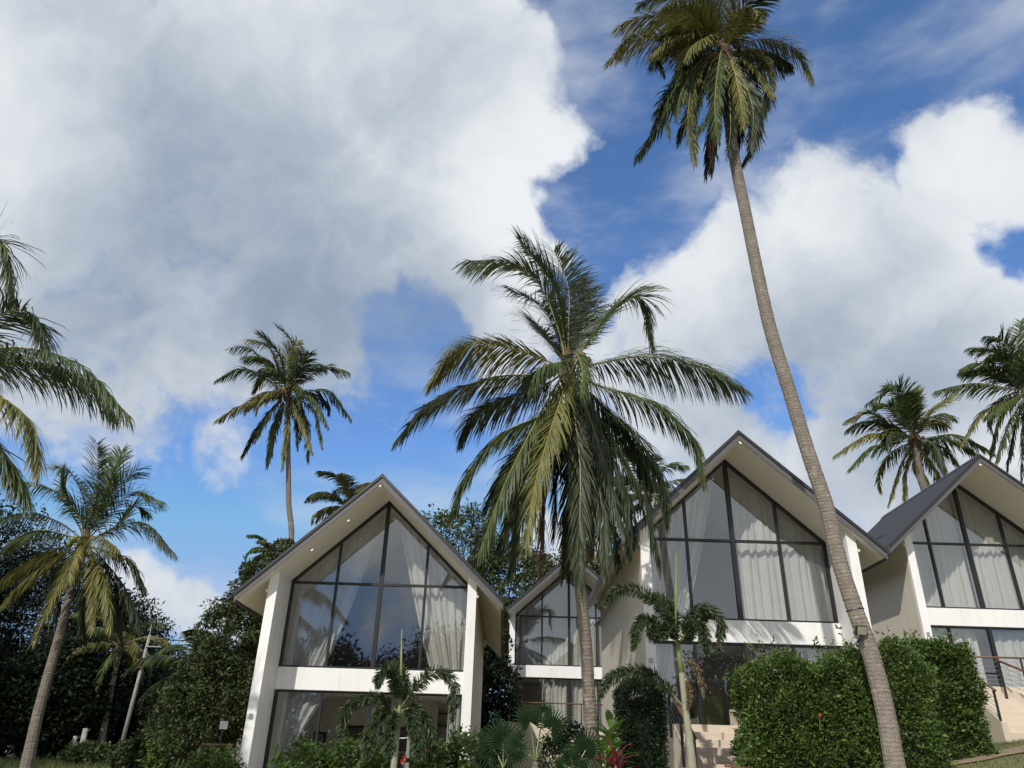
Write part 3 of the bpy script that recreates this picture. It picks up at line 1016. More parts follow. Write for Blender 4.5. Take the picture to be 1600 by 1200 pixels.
# ------------------------------------------------------------------ coconut palms
def catmull(P, n):
    P = np.array(P, float)
    Q = np.vstack([2 * P[0] - P[1], P, 2 * P[-1] - P[-2]])
    out = []
    segs = len(P) - 1
    for t in np.linspace(0, segs - 1e-6, n):
        i = int(t)
        u = t - i
        a, b, c, d = Q[i], Q[i + 1], Q[i + 2], Q[i + 3]
        out.append(0.5 * ((2 * b) + (-a + c) * u + (2 * a - 5 * b + 4 * c - d) * u * u + (-a + 3 * b - 3 * c + d) * u ** 3))
    out = np.array(out)
    # even spacing
    s = np.concatenate([[0], np.cumsum(np.linalg.norm(np.diff(out, axis=0), axis=1))])
    e = np.linspace(0, s[-1], n)
    return np.stack([np.interp(e, s, out[:, k]) for k in range(3)], -1), s[-1]


WIND = np.array([-0.05, 0.02, 0.0])


def frond(path, parent, mat, n=78, Lmax=0.95, droop=0.55, width=0.021, petiole=0.13, roll=0.0, ragged=0.15, rib=0.03, hang=0.30):
    C, length = catmull(path, 48)
    T = nrm(np.gradient(C, axis=0))
    h = C[-1] - C[0]
    h[2] = 0
    if np.linalg.norm(h) < 0.15 * length:
        h = np.array([0.3, -1.0, 0]) * 0.3 + h
    h = h / np.linalg.norm(h)
    S0 = np.cross(h, np.array([0, 0, 1.0]))
    S = nrm(S0[None] - T * (T @ S0)[:, None])
    N = np.cross(S, T)
    if roll:
        c, s = math.cos(roll), math.sin(roll)
        S, N = S * c + N * s, N * c - S * s
    s_ = np.repeat(petiole + (1 - petiole) * (np.linspace(0, 1, n) ** 0.92), 2)
    side = np.tile([1.0, -1.0], n)
    s_ = np.clip(s_ + RNG.normal(0, 0.004, 2 * n), petiole, 1)
    keep = RNG.random(2 * n) > ragged * 0.35
    s_, side = s_[keep], side[keep]
    m = len(s_)
    idx = s_ * 47

    def interp(A):
        return np.stack([np.interp(idx, np.arange(48), A[:, k]) for k in range(3)], -1)
    P, t, sv, nv = interp(C), nrm(interp(T)), nrm(interp(S)), nrm(interp(N))
    env = np.minimum(1, 0.55 + (s_ - petiole) * 2.3) * np.clip((1.16 - s_) / 0.42, 0.36, 1) ** 0.75
    LL = Lmax * env * RNG.uniform(0.86, 1.1, m)
    LL *= 1 - hang * np.clip(-t[:, 2], 0, 1)
    LL *= np.where(RNG.random(m) < ragged, RNG.uniform(.4, .9, m), 1.0)
    ang = np.radians(28 + 30 * s_ + RNG.normal(0, 5, m))
    ang = np.minimum(ang + np.radians(24) * np.clip(-t[:, 2], 0, 1) ** 1.2, np.radians(78))
    lift = 0.22 * np.clip(t[:, 2], 0, 1) - 0.38 * (1 - np.abs(t[:, 2])) + RNG.normal(0, .12, m)
    d0 = nrm(sv * (side * np.cos(ang))[:, None] + t * np.sin(ang)[:, None] + nv * lift[:, None])
    g = np.array([0, 0, -1.0])
    dr = (droop * RNG.uniform(.6, 1.35, m) * (1 - .55 * np.clip(t[:, 2], 0, 1)))[:, None]
    d1 = nrm(d0 + g * dr * 0.40 + WIND * .6)
    d2 = nrm(d1 + g * dr * 0.65 + WIND)
    d3 = nrm(d2 + g * dr * 0.70 + WIND + RNG.normal(0, .10, (m, 3)))
    p1 = P + d0 * (LL * .22)[:, None]
    p2 = p1 + d1 * (LL * .33)[:, None]
    p3 = p2 + d2 * (LL * .27)[:, None]
    p4 = p3 + d3 * (LL * .18)[:, None]

    def wv(d, f):
        w = t - d * np.sum(t * d, -1, keepdims=True)
        w = nrm(w) * 0.8 + nv * 0.35 * side[:, None]
        return nrm(w) * (width * f * (0.6 + 0.4 * env))[:, None]
    a0, a1, a2, a3 = wv(d0, .55), wv(d1, 1.0), wv(d2, .85), wv(d3, .5)
    V = np.stack([P - a0, P + a0, p1 - a1, p1 + a1, p2 - a2, p2 + a2, p3 - a3, p3 + a3, p4], 1).reshape(-1, 3)
    mb = MB()
    mb.v = [tuple(p) for p in V.tolist()]
    base = np.arange(m) * 9
    for k in ((0, 1, 3, 2), (2, 3, 5, 4), (4, 5, 7, 6)):
        mb.f += [tuple(r) for r in (base[:, None] + np.array(k)[None]).tolist()]
    mb.f += [tuple(r) for r in (base[:, None] + np.array((6, 7, 8))[None]).tolist()]
    mb.m = [0] * len(mb.f)
    rr = np.linspace(1, 0.12, 16) * rib
    mb.tube(C[np.linspace(0, 47, 16).astype(int)], rr, 5, 1)
    return mb.build('frond', [mat, 'frond_rib'], parent)


def trunk_mesh(path3, r0, r1, parent, n=11, flare=1.25, ring=0.10, name='trunk', mat='coconut_trunk'):
    C, length = catmull(path3, 200)
    k = int(length / ring)
    s = np.linspace(0, 1, 2 * k + 1)
    idx = s * 199
    P = np.stack([np.interp(idx, np.arange(200), C[:, j]) for j in range(3)], -1)
    r = r0 + (r1 - r0) * s ** 0.8 + (flare - 1) * r0 * np.exp(-s * length / 1.1)
    rs = r * (1 + np.where(np.arange(len(s)) % 2 == 0, 0.016, -0.012)) * (1 + RNG.normal(0, .012, len(s)))
    m = MB()
    m.tube(P, rs.tolist(), n)
    return m.build(name, mat, parent, smooth=False)


def palm(label, crown, trunk_pts, r0, r1, specs, Lmax=0.95, n=78, width=0.021, nuts=(), extra=0, elen=3.6, mats=None, droop=0.55, seed=1, group='coconut palms', name='coconut_palm', sheath=True, erange=(-0.6, 1.3), husk='coconut_husk', skirt=0, azr=(0, 6.283)):
    """specs: lists of world points after the crown point; extra: fronds spread around the crown by angle"""
    rnd = random.Random(seed)
    base = np.array(trunk_pts[0])
    root = thing(name, label, 'palm tree', base, group)
    crown = np.array(crown)
    tp = [np.array(p) - base for p in trunk_pts]
    trunk_mesh(tp, r0, r1, root)
    c = crown - base
    if sheath:
        m = MB()
        m.tube([c + np.array([0, 0, -.55]), c + np.array([0, 0, -.2]), c + np.array([0, 0, .25]), c + np.array([0, 0, .6])], [r1 * 1.1, r1 * 1.9, r1 * 1.5, r1 * .5], 9)
        m.build('crown_shaft', 'frond_sheath', root)
    for i, (pts, mt, kw) in enumerate(specs):
        d = np.array(pts[0]) - crown
        st = c + d / (np.linalg.norm(d) + 1e-6) * r1 * 0.6
        frond([st] + [np.array(p) - base for p in pts], root, mt, **{**dict(n=n, Lmax=Lmax * rnd.uniform(.9, 1.08), width=width, droop=droop * rnd.uniform(.8, 1.3), ragged=rnd.choice((.06, .1, .15, .22, .38)), roll=rnd.uniform(-.25, .25)), **kw})
    for i in range(extra):
        az = azr[0] + (azr[1] - azr[0]) * ((i + rnd.uniform(-.3, .3)) / max(1, extra) + seed * .37) % (azr[1] - azr[0] + 1e-6) if azr != (0, 6.283) else 6.283 * (i * 0.381966 + seed * .37) + rnd.uniform(-.2, .2)
        q = (i + .5) / extra
        el = erange[1] + (erange[0] - erange[1]) * q + rnd.uniform(-.12, .12)
        ln = elen * rnd.uniform(.85, 1.1)
        hx, hy = math.cos(az), math.sin(az)
        pts = []
        e = el
        p = c.copy()
        for k in range(5):
            step = ln / 5
            p = p + np.array([hx * math.cos(e), hy * math.cos(e), math.sin(e)]) * step
            e -= 0.16 + 0.16 * k * (0.6 + .4 * q)
            e = max(e, -1.5)
            pts.append(p.copy())
        mt = (mats or ['frond_leaf'])[i % len(mats or [1])]
        frond([c] + pts, root, mt, n=n, Lmax=Lmax, width=width, droop=droop)
    for i in range(skirt):
        az = rnd.uniform(0, 6.283)
        ln = elen * rnd.uniform(.45, .75)
        a = np.array([math.cos(az), math.sin(az), 0])
        pts = [c + a * .3 + np.array([0, 0, -.15]), c + a * .55 + np.array([0, 0, -ln * .5]), c + a * .5 + np.array([0, 0, -ln])]
        frond([c] + pts, root, 'frond_leaf_dead', n=max(24, n // 2), Lmax=Lmax * .6, width=width, droop=1.3, ragged=.5)
    for (dx, dy, dz, r) in nuts:
        m = MB().ball((0, 0, 0), r, 0, 9, 6, 1.18)
        m.build('coconut', husk, root, smooth=True, loc=tuple(c + np.array([dx, dy, dz])))
    return root


def spec(lst, ox, oy, sc, Y, dscale=1.0):
    """[(material, dY at tip, (x, y)..., )] in enlarged-view pixels"""
    out = []
    for it in lst:
        mt, dY = it[0], it[1]
        pts = it[2:]
        w = []
        for i, (x, y) in enumerate(pts):
            w.append(at(ox + x * sc, oy + y * sc, Y + dY * dscale * ((i + 1) / len(pts)) ** .9))
        out.append((w, mt, {}))
    return out


G, OL, DP, DD = 'frond_leaf', 'frond_leaf_old', 'frond_leaf_deep', 'frond_leaf_dead'
# --- central palm
YC = 16.5
cspec = spec([
    (G, -.3, (605, 340), (540, 190), (440, 110), (290, 105)),
    (G, .6, (620, 330), (585, 190), (470, 35)),
    (DP, 1.2, (640, 340), (640, 200), (590, 70)),
    (DP, 1.5, (655, 380), (672, 290), (668, 195)),
    (DP, 1.8, (600, 360), (540, 260), (430, 200)),
    (G, .8, (700, 400), (800, 270), (895, 235), (935, 400)),
    (G, .4, (730, 465), (900, 438), (1080, 470), (1235, 545)),
    (G, -.4, (760, 545), (930, 600), (1060, 710), (1110, 870)),
    (DP, -.2, (740, 640), (830, 790), (910, 960), (955, 1150)),
    (OL, .3, (560, 450), (400, 400), (270, 405), (165, 520)),
    (DP, -.2, (550, 500), (370, 512), (170, 590), (55, 715)),
    (DP, .8, (530, 555), (420, 580), (310, 640), (270, 720)),
    (G, -.2, (560, 630), (400, 710), (290, 850), (240, 985)),
    (G, -2.2, (610, 520), (530, 660), (420, 880), (330, 1120)),
    (OL, -2.6, (630, 540), (590, 660), (530, 860), (490, 1090)),
    (DP, -1.6, (655, 600), (680, 800), (680, 1000), (680, 1210)),
    (DP, -.9, (700, 600), (735, 800), (760, 1000), (770, 1185)),
    (DP, .6, (600, 640), (520, 850), (470, 1000), (440, 1190)),
    (G, -2.2, (655, 430), (675, 440), (690, 500), (680, 570)),
    (DP, .9, (730, 650), (810, 850), (850, 960), (870, 1060)),
    (DP, .7, (560, 660), (430, 810), (350, 960)),
    (G, -1.6, (620, 460), (540, 480), (500, 560)),
    (DP, .3, (640, 650), (600, 850), (590, 1050)),
    (DP, .9, (690, 650), (700, 850), (730, 1090)),
    (DP, 1.2, (760, 620), (860, 740), (930, 880)),
    (OL, .8, (600, 420), (560, 370), (520, 325)),
    (DD, .4, (620, 700), (560, 900), (545, 1160)),
    (DP, .4, (590, 620), (470, 760), (390, 930), (370, 1080)),
    (DP, .8, (580, 640), (480, 820), (430, 1000), (400, 1100)),
    (DP, -.7, (600, 600), (520, 740), (470, 900), (420, 1060)),
    (DP, -.6, (720, 620), (790, 780), (840, 940), (850, 1110)),
    (DP, .5, (750, 600), (880, 720), (960, 860), (985, 1010)),
    (DP, .9, (660, 660), (650, 850), (640, 1040), (630, 1180)),
    (DP, .6, (700, 660), (760, 860), (800, 1010), (815, 1150)),
    (DP, -1.0, (690, 590), (730, 700), (790, 900), (830, 1050)),
    (DD, -.5, (700, 720), (720, 900), (715, 1120)),
], 600, 360, 0.45, YC)
ctop = at(887, 578, YC)
cp = [at(930, 1200, YC + .2), at(921, 1100, YC + .15), at(915, 1000, YC + .1), at(905, 900, YC + .05), at(895, 720, YC), ctop]
b = cp[0] + (cp[0] - cp[1]) * 0.62
b[2] = gzf(b[0], b[1]) - .05
nuts = [(-.60, -.3, -.25, .095), (-.50, -.42, -.36, .10), (-.63, -.2, -.42, .09), (-.42, -.45, -.2, .09), (.34, -.35, .22, .09), (.45, -.25, .12, .095), (.28, -.33, .05, .09), (.5, -.1, .23, .09), (-.54, -.35, -.14, .09), (-.38, -.5, -.34, .095)]
palm('big central coconut palm with wide drooping crown in front of the villas', ctop, [b] + cp, .14, .11, cspec, Lmax=1.22, n=165, width=.0165, nuts=nuts, droop=.62, seed=3)

# --- tall leaning palm
YT = 16.0
tspec = spec([
    (OL, -.2, (480, 155), (320, 145), (200, 155), (120, 235)),
    (OL, .5, (470, 110), (350, 75), (240, 70), (160, 97)),
    (G, .6, (490, 90), (420, 10), (330, -25), (235, 15)),
    (G, .8, (500, 80), (480, -30), (420, -80), (340, -60)),
    (DP, 1.0, (520, 90), (515, 0), (525, -60), (500, -130)),
    (OL, .2, (610, 170), (720, 145), (830, 190), (885, 300)),
    (OL, .8, (585, 150), (612, 128), (640, 105)),
    (OL, -.8, (590, 215), (660, 245), (715, 310), (740, 355)),
    (G, -.4, (620, 240), (690, 290), (715, 345), (700, 415)),
    (DP, .2, (450, 260), (400, 330), (320, 450), (230, 590)),
    (OL, -1.1, (490, 215), (440, 310), (420, 440), (445, 610)),
    (G, -1.0, (545, 230), (530, 320), (500, 420), (455, 495)),
    (DP, .4, (620, 330), (665, 420), (680, 520), (625, 620)),
    (DP, .3, (530, 330), (500, 500), (485, 655)),
    (OL, -1.3, (520, 135), (470, 150), (425, 185), (405, 228)),
    (DP, .3, (440, 165), (350, 175), (300, 205), (325, 265)),
    (G, .2, (500, 60), (430, 60), (370, 110)),
    (DP, .6, (590, 330), (610, 450), (600, 560)),
    (DP, .8, (500, 260), (420, 420), (385, 520)),
    (DP, .7, (640, 260), (690, 380), (690, 500)),
    (G, -.5, (470, 230), (390, 300), (340, 400), (350, 500)),
    (DD, .2, (540, 400), (515, 500), (510, 600)),
    (G, -.3, (450, 120), (400, 90), (330, 120)),
    (G, .9, (560, 60), (560, -40), (600, -90)),
    (G, -1.4, (545, 190), (530, 280), (520, 400), (530, 520)),
    (OL, -1.2, (570, 200), (600, 290), (620, 400), (625, 480)),
    (DP, -1.0, (520, 220), (470, 340), (440, 470), (450, 560)),
    (DP, -.7, (560, 240), (575, 360), (580, 480), (570, 580)),
    (DP, -.8, (590, 230), (640, 330), (665, 430), (655, 560)),
    (G, -.9, (500, 200), (440, 260), (390, 360), (375, 450)),
    (DP, .5, (480, 220), (400, 280), (330, 370), (290, 480)),
    (DP, .5, (560, 260), (540, 400), (520, 520), (505, 640)),
    (OL, -.6, (510, 150), (430, 130), (350, 150), (290, 200)),
], 900, 0, 400 / 960., YT)
ttop = at(1132, 85, YT)
tpx = [(1398, 1195), (1383, 1110), (1360, 1020), (1336, 953), (1311, 876), (1292, 795), (1262, 705), (1236, 620), (1214, 550), (1199, 496), (1182, 417), (1165, 333), (1148, 250), (1140, 190)]
tp = [at(x, y, 14.3 + (YT - 14.3) * i / 14.) for i, (x, y) in enumerate(tpx)] + [ttop]
b = tp[0] + (tp[0] - tp[1]) * .5
b[2] = gzf(b[0], b[1]) - .1
palm('tallest palm with long bare trunk leaning left in front of the hedge', ttop, [b] + tp, .155, .15, tspec, Lmax=1.1, n=120, width=.019, nuts=[(.36, -.3, .12, .12), (.26, -.36, .0, .12), (.43, -.18, -.06, .12)], droop=.6, seed=5, husk='dark_wood', extra=9, elen=2.5, mats=[DP, G, OL], erange=(-.5, 1.2))

# --- fronds reaching in from the left edge
YE = 13.0
especs = spec([
    (G, .4, (-150, 330), (-90, 130), (10, 110), (60, 370)),
    (G, -.3, (-180, 590), (-60, 440), (120, 400), (210, 575)),
    (G, .0, (-130, 590), (60, 555), (330, 620), (545, 838)),
    (OL, -.5, (-150, 690), (-40, 740), (120, 860), (165, 1070)),
    (G, .3, (-200, 760), (-80, 900), (40, 1040), (120, 1200)),
    (DP, .5, (-330, 400), (-350, 150), (-420, 0)),
    (DP, .5, (-260, 350), (-220, 100), (-200, -100)),
    (DP, .2, (-380, 560), (-560, 500), (-740, 640)),
    (DP, -.2, (-360, 760), (-480, 900), (-560, 1150)),
    (G, -1.5, (-260, 800), (-250, 1000), (-240, 1200)),
    (DP, 1.0, (-300, 820), (-330, 1050), (-350, 1250)),
    (G, -.8, (-380, 640), (-560, 700), (-700, 900)),
], 0, 340, 560 / 1527., YE)
etop = at(-98, 585, YE)
palm('near palm whose arching fronds reach in from the left edge', etop, [np.array([etop[0] - .4, YE + .3, gzf(etop[0], YE)]), np.array([etop[0] - .2, YE, 4]), etop], .19, .14, especs, Lmax=1.2, n=150, width=.017, droop=.5, seed=9, extra=8, elen=3.6, mats=[G, DP], erange=(-.9, 1.0))

# --- left palm in front of the dark trees
YL = 28.0
lspec = spec([
    (G, .8, (310, 260), (260, 140), (200, 110)),
    (G, .3, (335, 250), (352, 120), (350, 30)),
    (G, .6, (360, 260), (400, 140), (437, 62)),
    (G, -.3, (370, 290), (430, 180), (497, 122)),
    (G, .2, (390, 300), (480, 205), (585, 240)),
    (DP, -.2, (390, 345), (520, 315), (628, 425)),
    (DP, .3, (390, 420), (470, 450), (520, 545)),
    (DP, .1, (390, 470), (455, 560), (505, 695)),
    (OL, -1.2, (335, 460), (340, 560), (335, 700)),
    (OL, -.9, (355, 470), (390, 580), (400, 690)),
    (OL, -1.3, (260, 450), (190, 590), (120, 745)),
    (OL, -.5, (240, 420), (120, 500), (10, 610)),
    (OL, .3, (230, 400), (110, 455), (-20, 540)),
    (G, .2, (240, 360), (120, 345), (0, 420)),
    (G, .6, (240, 330), (130, 285), (-10, 300)),
    (G, .9, (280, 320), (200, 205), (80, 165)),
    (OL, -1.5, (325, 365), (380, 375), (425, 415)),
    (OL, -1.6, (285, 410), (260, 470), (235, 545)),
    (G, -.6, (290, 300), (230, 210), (220, 140)),
    (DP, .9, (330, 460), (420, 600), (440, 740)),
    (DP, .9, (250, 440), (200, 560), (230, 700)),
    (DP, 1.0, (300, 480), (300, 620), (310, 740)),
    (G, 1.0, (420, 330), (480, 260), (520, 270)),
    (DP, .8, (350, 420), (430, 560), (470, 640)),
], 0, 680, 420 / 969., YL)
ltop = at(131, 850, YL)
lp = [at(42, 1195, YL), at(57, 1125, YL), at(71, 1070, YL), at(85, 1020, YL), at(100, 965, YL), at(112, 915, YL), ltop]
b = lp[0] + (lp[0] - lp[1]) * .35
b[2] = gzf(b[0], b[1]) - .1
palm('left palm with reddish trunk standing before the dark trees', ltop, [b] + lp, .19, .13, lspec, Lmax=1.15, n=95, width=.022, nuts=[(-.25, -.35, .05, .12), (-.1, -.42, .1, .12), (-.35, -.3, -.08, .12), (.05, -.4, .02, .12)], droop=.7, seed=12, skirt=2, elen=3.4, husk='coconut_green')

# --- far palm above the left villa
YF = 40.0


def tips(lst, cx, cy, mats, ds):
    out = []
    for i, (mx, my, tx, ty) in enumerate(lst):
        out.append((mats[i % len(mats)], ds[i % len(ds)], ((cx * .45 + mx * .55), (cy * .45 + my * .55)), (mx, my), (mx * .45 + tx * .55, my * .45 + ty * .55 - 8), (tx, ty)))
    return out


fspec = spec(tips([(1245, 540, 1180, 462), (1190, 590, 1105, 492), (1080, 570, 985, 555), (1040, 645, 925, 692), (1070, 785, 925, 862), (1120, 870, 1035, 1012), (1170, 900, 1140, 1055), (1225, 900, 1205, 1065), (1310, 880, 1315, 1032), (1340, 820, 1372, 972), (1330, 770, 1395, 885), (1400, 740, 1492, 855), (1380, 640, 1482, 658), (1290, 620, 1315, 578), (1130, 670, 1080, 742), (1260, 860, 1270, 980), (1150, 830, 1090, 950), (1225, 600, 1265, 530), (1150, 560, 1060, 520), (1270, 830, 1330, 1000)],
             1225, 735, [G, G, G, G, OL, DP, G, OL, OL, OL], [.8, -.6, 1.2, 0, -1.0, .5]), 0, 340, 560 / 1527., YF)
ftop = at(449, 612, YF)
fx = at(452, 880, YF)
palm('slender palm rising behind the leftmost villa roof', ftop, [np.array([fx[0] - .1, YF, gzf(fx[0], YF)]), fx, at(451, 780, YF), at(450, 690, YF), ftop], .19, .13, fspec, Lmax=1.1, n=72, width=.034, droop=.7, seed=15, extra=10, elen=3.3, mats=[G, DP, OL], erange=(-.7, 1.2),
     nuts=[(.45, -.3, .1, .13), (.62, -.3, .0, .13), (.3, -.4, -.15, .12), (-.1, -.45, -.3, .13), (.15, -.4, -.5, .13), (-.3, -.4, -.1, .12), (.55, -.2, .25, .12)])

# --- two palms behind the rightmost villa
YR1 = 41.0
rspec = spec(tips([(420, 490, 280, 565), (480, 480, 395, 458), (290, 615, 160, 662), (300, 740, 98, 865), (310, 815, 178, 945), (480, 920, 410, 1145), (505, 960, 500, 1185), (620, 860, 705, 1005), (690, 850, 742, 960), (720, 820, 822, 935), (800, 745, 1012, 850), (640, 620, 775, 522), (545, 600, 560, 498), (430, 590, 330, 560), (400, 720, 430, 760), (560, 900, 640, 1040)],
             560, 765, [G, G, OL, OL, G, OL, OL, OL, OL], [.8, -.6, .9, 0, -1.0, .4]), 1280, 480, 320 / 1200., YR1)
rtop = at(1429, 688, YR1)
r1 = at(1447, 770, YR1)
palm('palm with yellowish fronds behind the rightmost villa ridge', rtop, [np.array([r1[0] + 1.2, YR1, gzf(r1[0], YR1)]), r1 + np.array([.6, 0, -4]), r1, at(1438, 740, YR1), rtop], .27, .22, rspec, Lmax=1.2, n=72, width=.034, droop=.65, seed=18, extra=10, elen=3.9, mats=[G, OL, DP], erange=(-.6, 1.2), nuts=[(-.3, -.4, .0, .11), (0, -.45, -.1, .11), (.3, -.4, 0, .11)])
YR2 = 37.0
r2spec = spec(tips([(1050, 270, 890, 238), (1080, 200, 970, 170), (1160, 230, 1180, 85), (1000, 375, 845, 372), (920, 445, 690, 490), (960, 610, 830, 805), (1060, 640, 1000, 885), (1120, 680, 1040, 895), (1140, 720, 1100, 945), (1190, 760, 1185, 1015), (1380, 380, 1550, 480), (1380, 600, 1500, 800), (1300, 250, 1400, 120), (1240, 250, 1260, 60), (1290, 750, 1350, 980), (1120, 330, 1010, 280), (1100, 560, 980, 640)],
              1215, 490, [G, DP, G, DP, G, OL, OL, G], [.8, -.6, .9, 0, -.9, .4]), 1280, 480, 320 / 1200., YR2)
r2top = at(1606, 612, YR2)
palm('dense palm crown at the far right edge above the villa', r2top, [np.array([r2top[0] + .6, YR2, gzf(25, YR2)]), r2top + np.array([.3, 0, -5]), r2top], .25, .2, r2spec, Lmax=1.2, n=72, width=.034, droop=.65, seed=21, extra=10, elen=4.0, mats=[G, DP], erange=(-.6, 1.2))

# --- palms further back
fars = [
    (548, 797, 44, 3.1, 22, 'palm crown showing over the left slope of the leftmost villa', (-.3, 1.35), 33, OL),
    (420, 862, 50, 1.9, 16, 'small pale palm crown left of the slender trunk', (-.5, 1.2), 41, OL),
    (1012, 775, 43, 3.7, 18, 'palm crown peeking over the left slope of the largest villa', (-.4, 1.35), 25, G),
    (868, 905, 52, 4.4, 16, 'hazy palm seen under the central crown beside the bushy tree', (-.5, 1.1), 14, OL),
    (318, 1060, 36, 3.4, 15, 'young palm with upright fronds right of the utility pole', (-.2, 1.45), 8, G),
    (188, 1010, 47, 3.4, 14, 'low palm with pale fronds among the dark trees left of the pole', (-.6, 1.1), 61, OL),
    (470, 800, 60, 3.0, 0, '', (0, 1), 1, G),
]
for (x, y, Y, ln, nf, lab, er, sd, mt) in fars:
    if not nf:
        continue
    t = at(x, y, Y)
    palm(lab, t, [np.array([t[0] + .3, Y, gzf(t[0], Y)]), t + np.array([.1, 0, -(t[2] - gzf(t[0], Y)) * .4]), t], .2, .15, [], Lmax=1.05 * ln / 3.6, n=64, width=.034, extra=nf, elen=ln, mats=[mt, G], droop=.7, seed=sd, erange=er)


# ------------------------------------------------------------------ broadleaf trees, hedges, shrubs
def leaf_quads(P, D, size, rng, aspect=0.42, fold=0.25):
    """diamond leaves at P pointing along D"""
    n = len(P)
    L = size * (0.55 + rng.gamma(3.0, .15, n))
    r = rng.normal(0, 1, (n, 3))
    s = nrm(np.cross(D, r))
    nn = np.cross(s, D)
    w = (L * aspect)[:, None]
    Lm = L[:, None]
    a = P
    b = P + D * Lm * .45 + s * w * .5 + nn * w * fold
    c = P + D * Lm
    d = P + D * Lm * .45 - s * w * .5 + nn * w * fold
    return np.stack([a, b, c, d], 1).reshape(-1, 3)


def clump_leaves(centres, radii, per, size, rng, up=0.15, aspect=0.42):
    C = np.repeat(np.asarray(centres), per, 0)
    R = np.repeat(np.asarray(radii), per)[:, None]
    v = nrm(rng.normal(0, 1, C.shape))
    rad = rng.random((len(C), 1)) ** 0.45
    P = C + v * rad * R * np.array([1, 1, .75])
    D = nrm(v * .8 + rng.normal(0, .6, C.shape) + np.array([0, 0, up - .35]))
    return leaf_quads(P, D, size, rng, aspect)


def tree(label, x, y, h, r, nclump, per, leaf, mat, zc=None, rz=None, seed=0, squash=1.0, name='broadleaf_tree', group='broadleaf trees', trunk_r=.2, lobes=None, fillcore=False, aspect=.42):
    rng = np.random.default_rng(seed)
    g = gzf(x, y)
    root = thing(name, label, 'tree', (x, y, g), group)
    zc = zc if zc is not None else (h - r * .9)
    rz = rz if rz is not None else r
    lobes = lobes or [(0, 0, zc, r, rz)]
    cs, rs = [], []
    tot = sum(l[3] ** 2 for l in lobes)
    for (lx, ly, lz, lr, lrz) in lobes:
        k = max(4, int(nclump * lr ** 2 / tot))
        v = nrm(rng.normal(0, 1, (k, 3)))
        rad = rng.uniform(.45, 1.0, (k, 1)) ** .6
        c = v * rad * np.array([lr, lr, lrz]) + np.array([lx, ly, lz])
        cs.append(c)
        rs.append(rng.uniform(.16, .34, k) * lr * squash)
    cs = np.vstack(cs)
    rs = np.concatenate(rs)
    keep = cs[:, 2] > .35
    cs, rs = cs[keep], rs[keep]
    V = clump_leaves(cs, rs, per, leaf, rng, aspect=aspect)
    fast_mesh('crown', V, 4, mat, root)
    m = MB()
    wob = rng.normal(0, .15, (4, 2))
    tr = [np.array([wob[i, 0] * i * .4, wob[i, 1] * i * .4, -.2 + (zc + .2) * i / 3]) for i in range(4)]
    m.tube(tr, [trunk_r * 1.2, trunk_r * .9, trunk_r * .7, trunk_r * .45], 9)
    m.build('trunk', 'bark', root, smooth=True)
    pick = rng.choice(len(cs), min(9, len(cs)), replace=False)
    for i in pick:
        e = cs[i]
        s = tr[1] + (tr[3] - tr[1]) * rng.uniform(.2, .95)
        mid = (s + e) / 2 + np.array([0, 0, rng.uniform(-.1, .3)])
        MB().tube([s, mid, e], [trunk_r * .42, trunk_r * .26, trunk_r * .07], 6).build('limb', 'bark', root, smooth=True)
    return root


# leafy tree touching the leftmost villa
tree('leafy tree pressed against the left side of the leftmost villa', -10.0, 28.5, 9.2, 2.5, 520, 84, .135, 'tree_leaf', seed=2, trunk_r=.18,
     lobes=[(.9, 0, 6.6, 1.1, 1.2), (.35, -.3, 4.9, 1.35, 1.4), (.7, .2, 3.2, 1.6, 1.6), (-.4, -.5, 2.2, 1.3, 1.4), (1.7, .3, 7.7, .8, .8), (1.8, .2, 5.2, 1.1, 1.5), (-.9, 0, 3.6, .8, .9)], zc=5.5)
# bushy tree between the villas
tree('bushy tree with small leaves between the leftmost and set back villas', -1.0, 47.0, 16.5, 5.2, 700, 70, .24, 'tree_leaf', seed=3, trunk_r=.35,
     lobes=[(-2.5, 0, 12.0, 3.4, 3.2), (1.2, 0, 10.2, 3.4, 3.2), (4.0, 1, 8.0, 2.8, 3.4), (-1, 0, 7.6, 3.6, 3), (-4.4, 1, 9.5, 3, 3)], zc=9)
tree('olive toned tree rising behind the set back villa roof', 6.6, 54.0, 13.5, 4.0, 200, 46, .36, 'tree_leaf_olive', seed=4, trunk_r=.3, zc=9)
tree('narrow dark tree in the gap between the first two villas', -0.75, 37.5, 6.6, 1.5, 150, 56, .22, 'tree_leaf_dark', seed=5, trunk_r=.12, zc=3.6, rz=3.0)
# dark trees on the left
dark = [(-38.0, 54, 17.0, 6.0, 6, 'tallest dark tree at the left edge behind the left palm crown'),
        (-31.5, 53, 13.5, 4.8, 7, 'dark tree directly behind the trunk of the left palm'),
        (-27.0, 55, 10.5, 4.0, 8, 'dark tree just left of the utility pole'),
        (-33.5, 44, 10.5, 4.2, 9, 'low dark tree in the bottom left corner'),
        (-24.5, 60, 6.8, 3.6, 10, 'shaded tree behind the top of the utility pole'),
        (-25.5, 47, 6.8, 3.2, 16, 'round shadowed tree between left palm trunk and utility pole')]
for (x, y, h, r, sd, lab) in dark:
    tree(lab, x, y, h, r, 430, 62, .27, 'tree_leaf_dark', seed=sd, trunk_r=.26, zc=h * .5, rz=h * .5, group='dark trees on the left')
tree('shaded bushy tree behind the young palm right of the pole', -19.0, 52, 5.4, 3.2, 240, 56, .26, 'tree_leaf', seed=26, trunk_r=.2, zc=2.9, rz=2.6)
